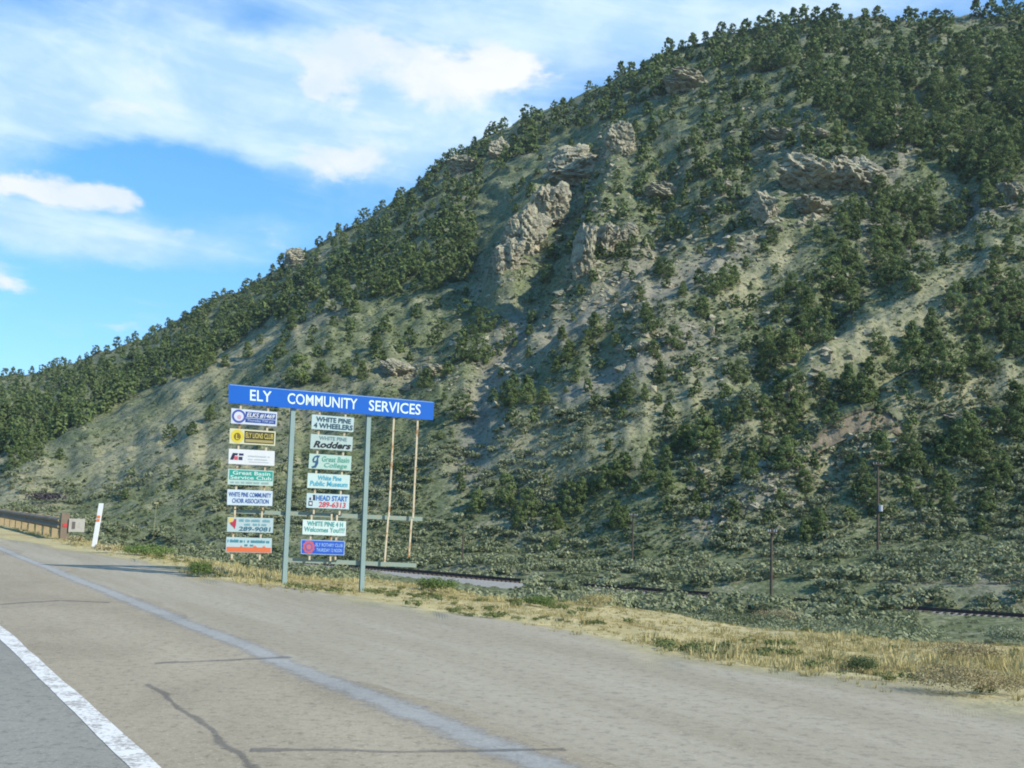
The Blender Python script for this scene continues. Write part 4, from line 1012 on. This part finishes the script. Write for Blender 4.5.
# slats behind the header
def text_geo(body, bold=0.0, shear=0.0, sp=1.0):
    cu = bpy.data.curves.new('txt', 'FONT'); cu.body = body; cu.size = 1.0; cu.offset = bold; cu.shear = shear; cu.space_character = sp; cu.extrude = 0; cu.resolution_u = 3; cu.fill_mode = 'FRONT'
    ob = bpy.data.objects.new('txt', cu); COL.objects.link(ob); bpy.context.view_layer.update()
    dg = bpy.context.evaluated_depsgraph_get(); me = bpy.data.meshes.new_from_object(ob.evaluated_get(dg)); bpy.data.objects.remove(ob); bpy.data.curves.remove(cu)
    v = np.array([q.co[:2] for q in me.vertices]); f = [tuple(p.vertices) for p in me.polygons]; bpy.data.meshes.remove(me); return v, f
def bil(q, s_, t_):   # q corners TL TR BR BL in (u,w)
    return (q[0] * (1 - s_) + q[1] * s_) * (1 - t_) + (q[3] * (1 - s_) + q[2] * s_) * t_
def lettering(name, items, corners, mat, parent, front, cap=None):
    """items: (text, s0, s1, t_top, t_bottom, bold, shear) in panel fractions, joined as one lettering mesh"""
    q = [sg_uw(*c) for c in corners]; mb = MB()
    for (body, s0, s1, t0, t1, bold, shear) in items:
        v, f = text_geo(body, bold, shear); mn, mx = v.min(0), v.max(0); fr = (v - mn) / (mx - mn)
        mb.raw([place(*bil(q, s0 + (s1 - s0) * a, t1 + (t0 - t1) * b), front) for a, b in fr], f)
    return mb.build(name, mat, parent)
def dashes(name, lines, corners, mat, parent, front, seed=0):
    """lettering too small to read in the photograph: word-length strokes"""
    r = np.random.default_rng(seed); q = [sg_uw(*c) for c in corners]; mb = MB()
    for (s0, s1, t0, t1) in lines:
        x = s0
        while x < s1 - .02:
            w = min(r.uniform(.018, .034), s1 - x)
            if r.uniform() < .86:
                a = t0 + r.uniform(0, .25) * (t1 - t0)
                vs = [bil(q, x, t1), bil(q, x + w * .72, t1), bil(q, x + w * .72, a), bil(q, x, a)]
                mb.raw([place(*p_, front) for p_ in vs], [(0, 1, 2, 3)])
            x += w
    return mb.build(name, mat, parent)
def shape(name, poly, corners, mat, parent, front):
    q = [sg_uw(*c) for c in corners]; mb = MB(); pp = [bil(q, a, b) for a, b in poly]
    ar = sum(pp[i][0] * pp[(i + 1) % len(pp)][1] - pp[(i + 1) % len(pp)][0] * pp[i][1] for i in range(len(pp)))
    if ar < 0: pp = pp[::-1]
    mb.raw([place(*p_, front) for p_ in pp], [tuple(range(len(pp)))]); return mb.build(name, mat, parent)
def circ(cx, cy, rx, ry, n=24, teeth=0, k=.12): return [(cx + rx * (1 + (k if teeth and (i // 2) % 2 else 0)) * math.cos(6.2832 * i / n), cy + ry * (1 + (k if teeth and (i // 2) % 2 else 0)) * math.sin(6.2832 * i / n)) for i in range(n)]
def rect(a, b, c, d): return [(a, b), (c, b), (c, d), (a, d)]
HC = [(228.4, 384.2), (433.3, 402.0), (432.3, 420.3), (228.4, 403.0)]
lettering('lettering', [('ELY', .097, .197, .20, .78, .012, 0), ('COMMUNITY', .272, .610, .20, .78, .012, 0), ('SERVICES', .668, .932, .20, .78, .012, 0)], HC, m_lett, hdr, .054)
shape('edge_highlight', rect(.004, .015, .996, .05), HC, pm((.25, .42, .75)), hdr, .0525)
PAN = [
    [(231, 408.3), (276.7, 412.3), (276, 426.6), (230.5, 423.4)], [(229.5, 428.3), (275.3, 431.6), (274.5, 446), (229, 443.4)], [(228.5, 448.7), (274.3, 451.2), (273.8, 466), (228, 463.8)],
    [(227.8, 468.8), (273, 471.0), (272.4, 486.0), (227.2, 484.4)], [(227, 489.2), (272.2, 491.0), (271.7, 506), (226.6, 504.8)], [(227.3, 517), (273, 518.2), (272.3, 532.8), (226.5, 531.6)], [(226, 536.8), (271.4, 538.2), (271, 553), (225.2, 552.0)],
    [(311.5, 414.5), (353.5, 418.0), (352.6, 432.2), (310.8, 429.0)], [(310.4, 434), (352.2, 437), (351.4, 451.2), (309.6, 448.6)], [(309, 453.6), (351, 456.2), (350.2, 470.8), (308, 468.5)], [(307.3, 473), (349.4, 475.2), (348.7, 489.7), (306.6, 487.8)],
    [(306.3, 493), (348.8, 494.8), (348.3, 509.4), (305.8, 507.6)], [(302.4, 519.4), (345.5, 521.3), (345, 536), (301.8, 534.2)], [(300.6, 539.2), (344.3, 541), (343.6, 555.2), (300.2, 553.8)]]
WH = (0.72, 0.74, 0.72); AQ = (0.52, 0.66, 0.62); DK = (0.03, 0.09, 0.12); TE = (0.06, 0.30, 0.33); BL = (0.02, 0.10, 0.42)
PCOL = [(.62, .68, .75), (.66, .65, .42), WH, (.50, .66, .58), (.60, .70, .74), (.46, .58, .57), (.46, .60, .60), (.50, .64, .62), (.46, .58, .53), (.46, .63, .54), (.56, .72, .66), (.52, .66, .66), (.64, .76, .70), (.30, .45, .72)]
PLAB = ['white panel with navy block and round blue emblem', 'yellow panel with black lettering block and round emblem', 'plain white panel with black and red mark', 'green and white panel with white lettering', 'white panel with two lines of blue capitals',
        'pale panel with red emblem and dark telephone number', 'pale panel with orange red lower band', 'pale panel with two bold dark lines', 'pale panel with black script', 'mint panel with green lettering and dark swash', 'white panel with light blue lettering',
        'pale panel with blue and red lettering and block logo', 'white panel with green lettering', 'blue panel with red gear emblem']
FR = .052; panels = []
for i, c in enumerate(PAN):
    o = quad_prism('name_panel', c, pm(PCOL[i]), sign, FR, .02); o['label'] = PLAB[i]; panels.append(o)
F1, F2, F3 = FR + .003, FR + .006, FR + .009
def L_(i, items, col, fr=F2): lettering('lettering', items, PAN[i], pm(col), panels[i], fr)
def S_(i, poly, col, fr=F1, name='emblem'): shape(name, poly, PAN[i], pm(col), panels[i], fr)
S_(0, rect(.31, .14, .975, .86), (.02, .07, .28), name='panel_field'); S_(0, circ(.165, .5, .15, .45), (.06, .10, .36)); S_(0, circ(.165, .5, .105, .31), (.66, .68, .78), F2); S_(0, circ(.175, .55, .045, .15), (.62, .40, .48), F3)
S_(0, rect(.31, .55, .975, .585), (.62, .68, .75), F2, 'divider')
L_(0, [('ELKS #1469', .335, .95, .19, .52, .02, .25)], WH); L_(0, [('Thursday 7:00 pm', .35, .93, .63, .83, .012, .1)], (.42, .52, .72))
S_(1, rect(.32, .10, .97, .90), (.045, .04, .02), name='panel_field'); S_(1, rect(.34, .66, .95, .84), (.40, .33, .12), F2, 'panel_field'); S_(1, circ(.165, .5, .14, .44), (.72, .58, .04)); S_(1, circ(.165, .52, .075, .25), (.20, .14, .02), F2)
L_(1, [('L', .135, .195, .36, .70, .02, 0)], (.70, .58, .08), F3); L_(1, [('ELY LIONS CLUB', .345, .95, .20, .56, .012, 0)], (.66, .55, .12))
S_(2, [(.085, .27), (.20, .27), (.185, .42), (.13, .42), (.105, .72), (.03, .72)], (.02, .02, .05)); S_(2, rect(.22, .27, .32, .42), (.02, .03, .09)); S_(2, rect(.215, .50, .30, .72), (.02, .03, .09)); S_(2, rect(.12, .47, .20, .72), (.62, .10, .14)); 
dashes('faint_lettering', [(.42, .92, .36, .46), (.40, .86, .58, .66), (.45, .90, .76, .82)], PAN[2], pm((.58, .63, .64)), panels[2], F2, 3)
S_(3, rect(.03, .05, .985, .68), (.02, .33, .25), name='panel_field'); L_(3, [('Great Basin', .10, .93, .10, .35, .02, 0), ('Service Club', .05, .96, .40, .64, .02, 0)], (.60, .76, .68)); dashes('faint_lettering', [(.06, .92, .76, .90)], PAN[3], pm((.34, .48, .45)), panels[3], F2, 4)
L_(4, [('WHITE PINE COMMUNITY', .03, .97, .16, .46, .014, 0), ('CHOIR ASSOCIATION', .11, .92, .56, .86, .014, 0)], (.03, .10, .34))
S_(5, [(.02, .06), (.13, .04), (.09, .40), (.02, .36)], (.74, .55, .12)); S_(5, [(.055, .36), (.12, .30), (.15, .10), (.19, .12), (.185, .52), (.165, .80), (.12, .62), (.07, .50)], (.46, .04, .07), F2)
dashes('faint_lettering', [(.25, .93, .10, .28), (.34, .86, .38, .54)], PAN[5], pm((.20, .42, .46)), panels[5], F2, 5); L_(5, [('289-9081', .25, .95, .62, .92, .02, .1)], (.03, .14, .20))
S_(6, rect(.015, .64, .985, .97), (.72, .17, .06), name='panel_field'); S_(6, [(.30, .64), (.33, .52), (.36, .64)], (.70, .20, .12), F2); S_(6, [(.58, .64), (.63, .50), (.68, .64)], (.70, .20, .12), F2); S_(6, [(.78, .64), (.83, .50), (.87, .64)], (.70, .20, .12), F2)
dashes('faint_lettering', [(.03, .95, .14, .34), (.40, .60, .44, .58)], PAN[6], pm((.06, .28, .34)), panels[6], F2, 6)
L_(7, [('WHITE PINE', .10, .93, .12, .46, .03, 0), ('4 WHEELERS', .05, .98, .54, .90, .03, 0)], (.015, .075, .11))
L_(8, [('WHITE PINE', .20, .86, .10, .36, .012, 0)], (.16, .26, .26)); L_(8, [('Rodders', .07, .97, .44, .90, .035, .3)], (.01, .015, .02))
L_(9, [('Great Basin', .30, .95, .12, .48, .01, .15), ('College', .36, .90, .55, .95, .01, .15)], (.07, .36, .25)); S_(9, [(.18, .08), (.25, .10), (.21, .30), (.22, .62), (.17, .92), (.08, .97), (.06, .86), (.13, .78), (.15, .60), (.09, .58), (.07, .40), (.11, .18)], (.03, .10, .20)); S_(9, [(.13, .26), (.18, .22), (.16, .46), (.11, .48)], (.46, .63, .54), F2)
L_(10, [('White Pine', .24, .80, .12, .44, .02, .1), ('Public Museum', .06, .95, .50, .84, .02, .1)], (.05, .40, .55))
L_(11, [('HEAD START', .22, .96, .12, .48, .025, 0)], (.03, .16, .48)); L_(11, [('289-6313', .28, .92, .54, .92, .025, .1)], (.60, .07, .10))
for (a, b, c_, d_) in ((.06, .30, .10, .48), (.14, .10, .20, .48), (.045, .54, .14, .86)): S_(11, rect(a, b, c_, d_), (.03, .05, .09))
S_(11, rect(.105, .20, .14, .46), WH, F2); S_(11, rect(.065, .62, .12, .78), WH, F2)
L_(12, [('WHITE PINE 4 H', .10, .93, .08, .40, .02, 0), ('Welcomes You!!!!', .04, .97, .46, .80, .014, .1)], (.05, .36, .32))
S_(13, rect(.02, .06, .98, .94), (.015, .10, .52), name='panel_field'); S_(13, circ(.175, .5, .125, .42, 40, 1), (.55, .12, .16), F2); S_(13, circ(.175, .5, .085, .28), (.20, .12, .36), F3)
S_(13, circ(.175, .5, .055, .18), (.58, .16, .20), FR + .012)
L_(13, [('ELY ROTARY CLUB', .33, .95, .20, .44, .012, 0), ('THURSDAY 12 NOON', .35, .94, .56, .80, .012, 0)], (.36, .55, .85))
# cross bars and hanger rods
bar('crossbar', (231.5, 511.3), (291, 513.5), .075, m_bar, -.102, .05); bar('crossbar', (291, 513.5), (424, 519.2), .085, m_bar, -.102, .05); bar('crossbar', (286, 560.2), (418, 565.8), .085, m_bar, -.102, .05)
for a, b in (((240.8, 404), (235.0, 509)), ((268.3, 407), (262.8, 510)), ((235, 510), (231.5, 560)), ((262, 511), (259.5, 560)), ((319.8, 410), (313.6, 514)), ((345.6, 413), (339.3, 515)), ((311.6, 515), (309.3, 560)), ((331.6, 514), (330.3, 561)), ((337, 515), (335.2, 560)),
             ((394, 416), (388.8, 517)), ((417.8, 418), (413.0, 518)), ((388.2, 517), (384.6, 562)), ((411.6, 519), (408.8, 557))):
    bar('hanger_rod', a, b, .036, m_hang, .014, .03)
hz, gm = new_mat('haze_air')
pv = gm.n('ShaderNodeVolumePrincipled', i={'Color': (0.86, 0.92, 1.0, 1), 'Density': 0.00010, 'Anisotropy': 0.2}); gm.n('ShaderNodeOutputMaterial', i={1: pv.outputs[0]})
mb = MB(); zt = float(Z.max()) + 14; zl = float(Z.min()) - 1.0
mb.box((-1700, -1700, zl), (3400, 0, 0), (0, 3400, 0), (0, 0, zt - zl)); tag(mb.build('haze', hz), kind='stuff')
print('T_FOG', T_FOG, 'T_SEAM', T_SEAM, 'sign', SB, 'guard', pg, 'UAZ', math.degrees(UAZ))
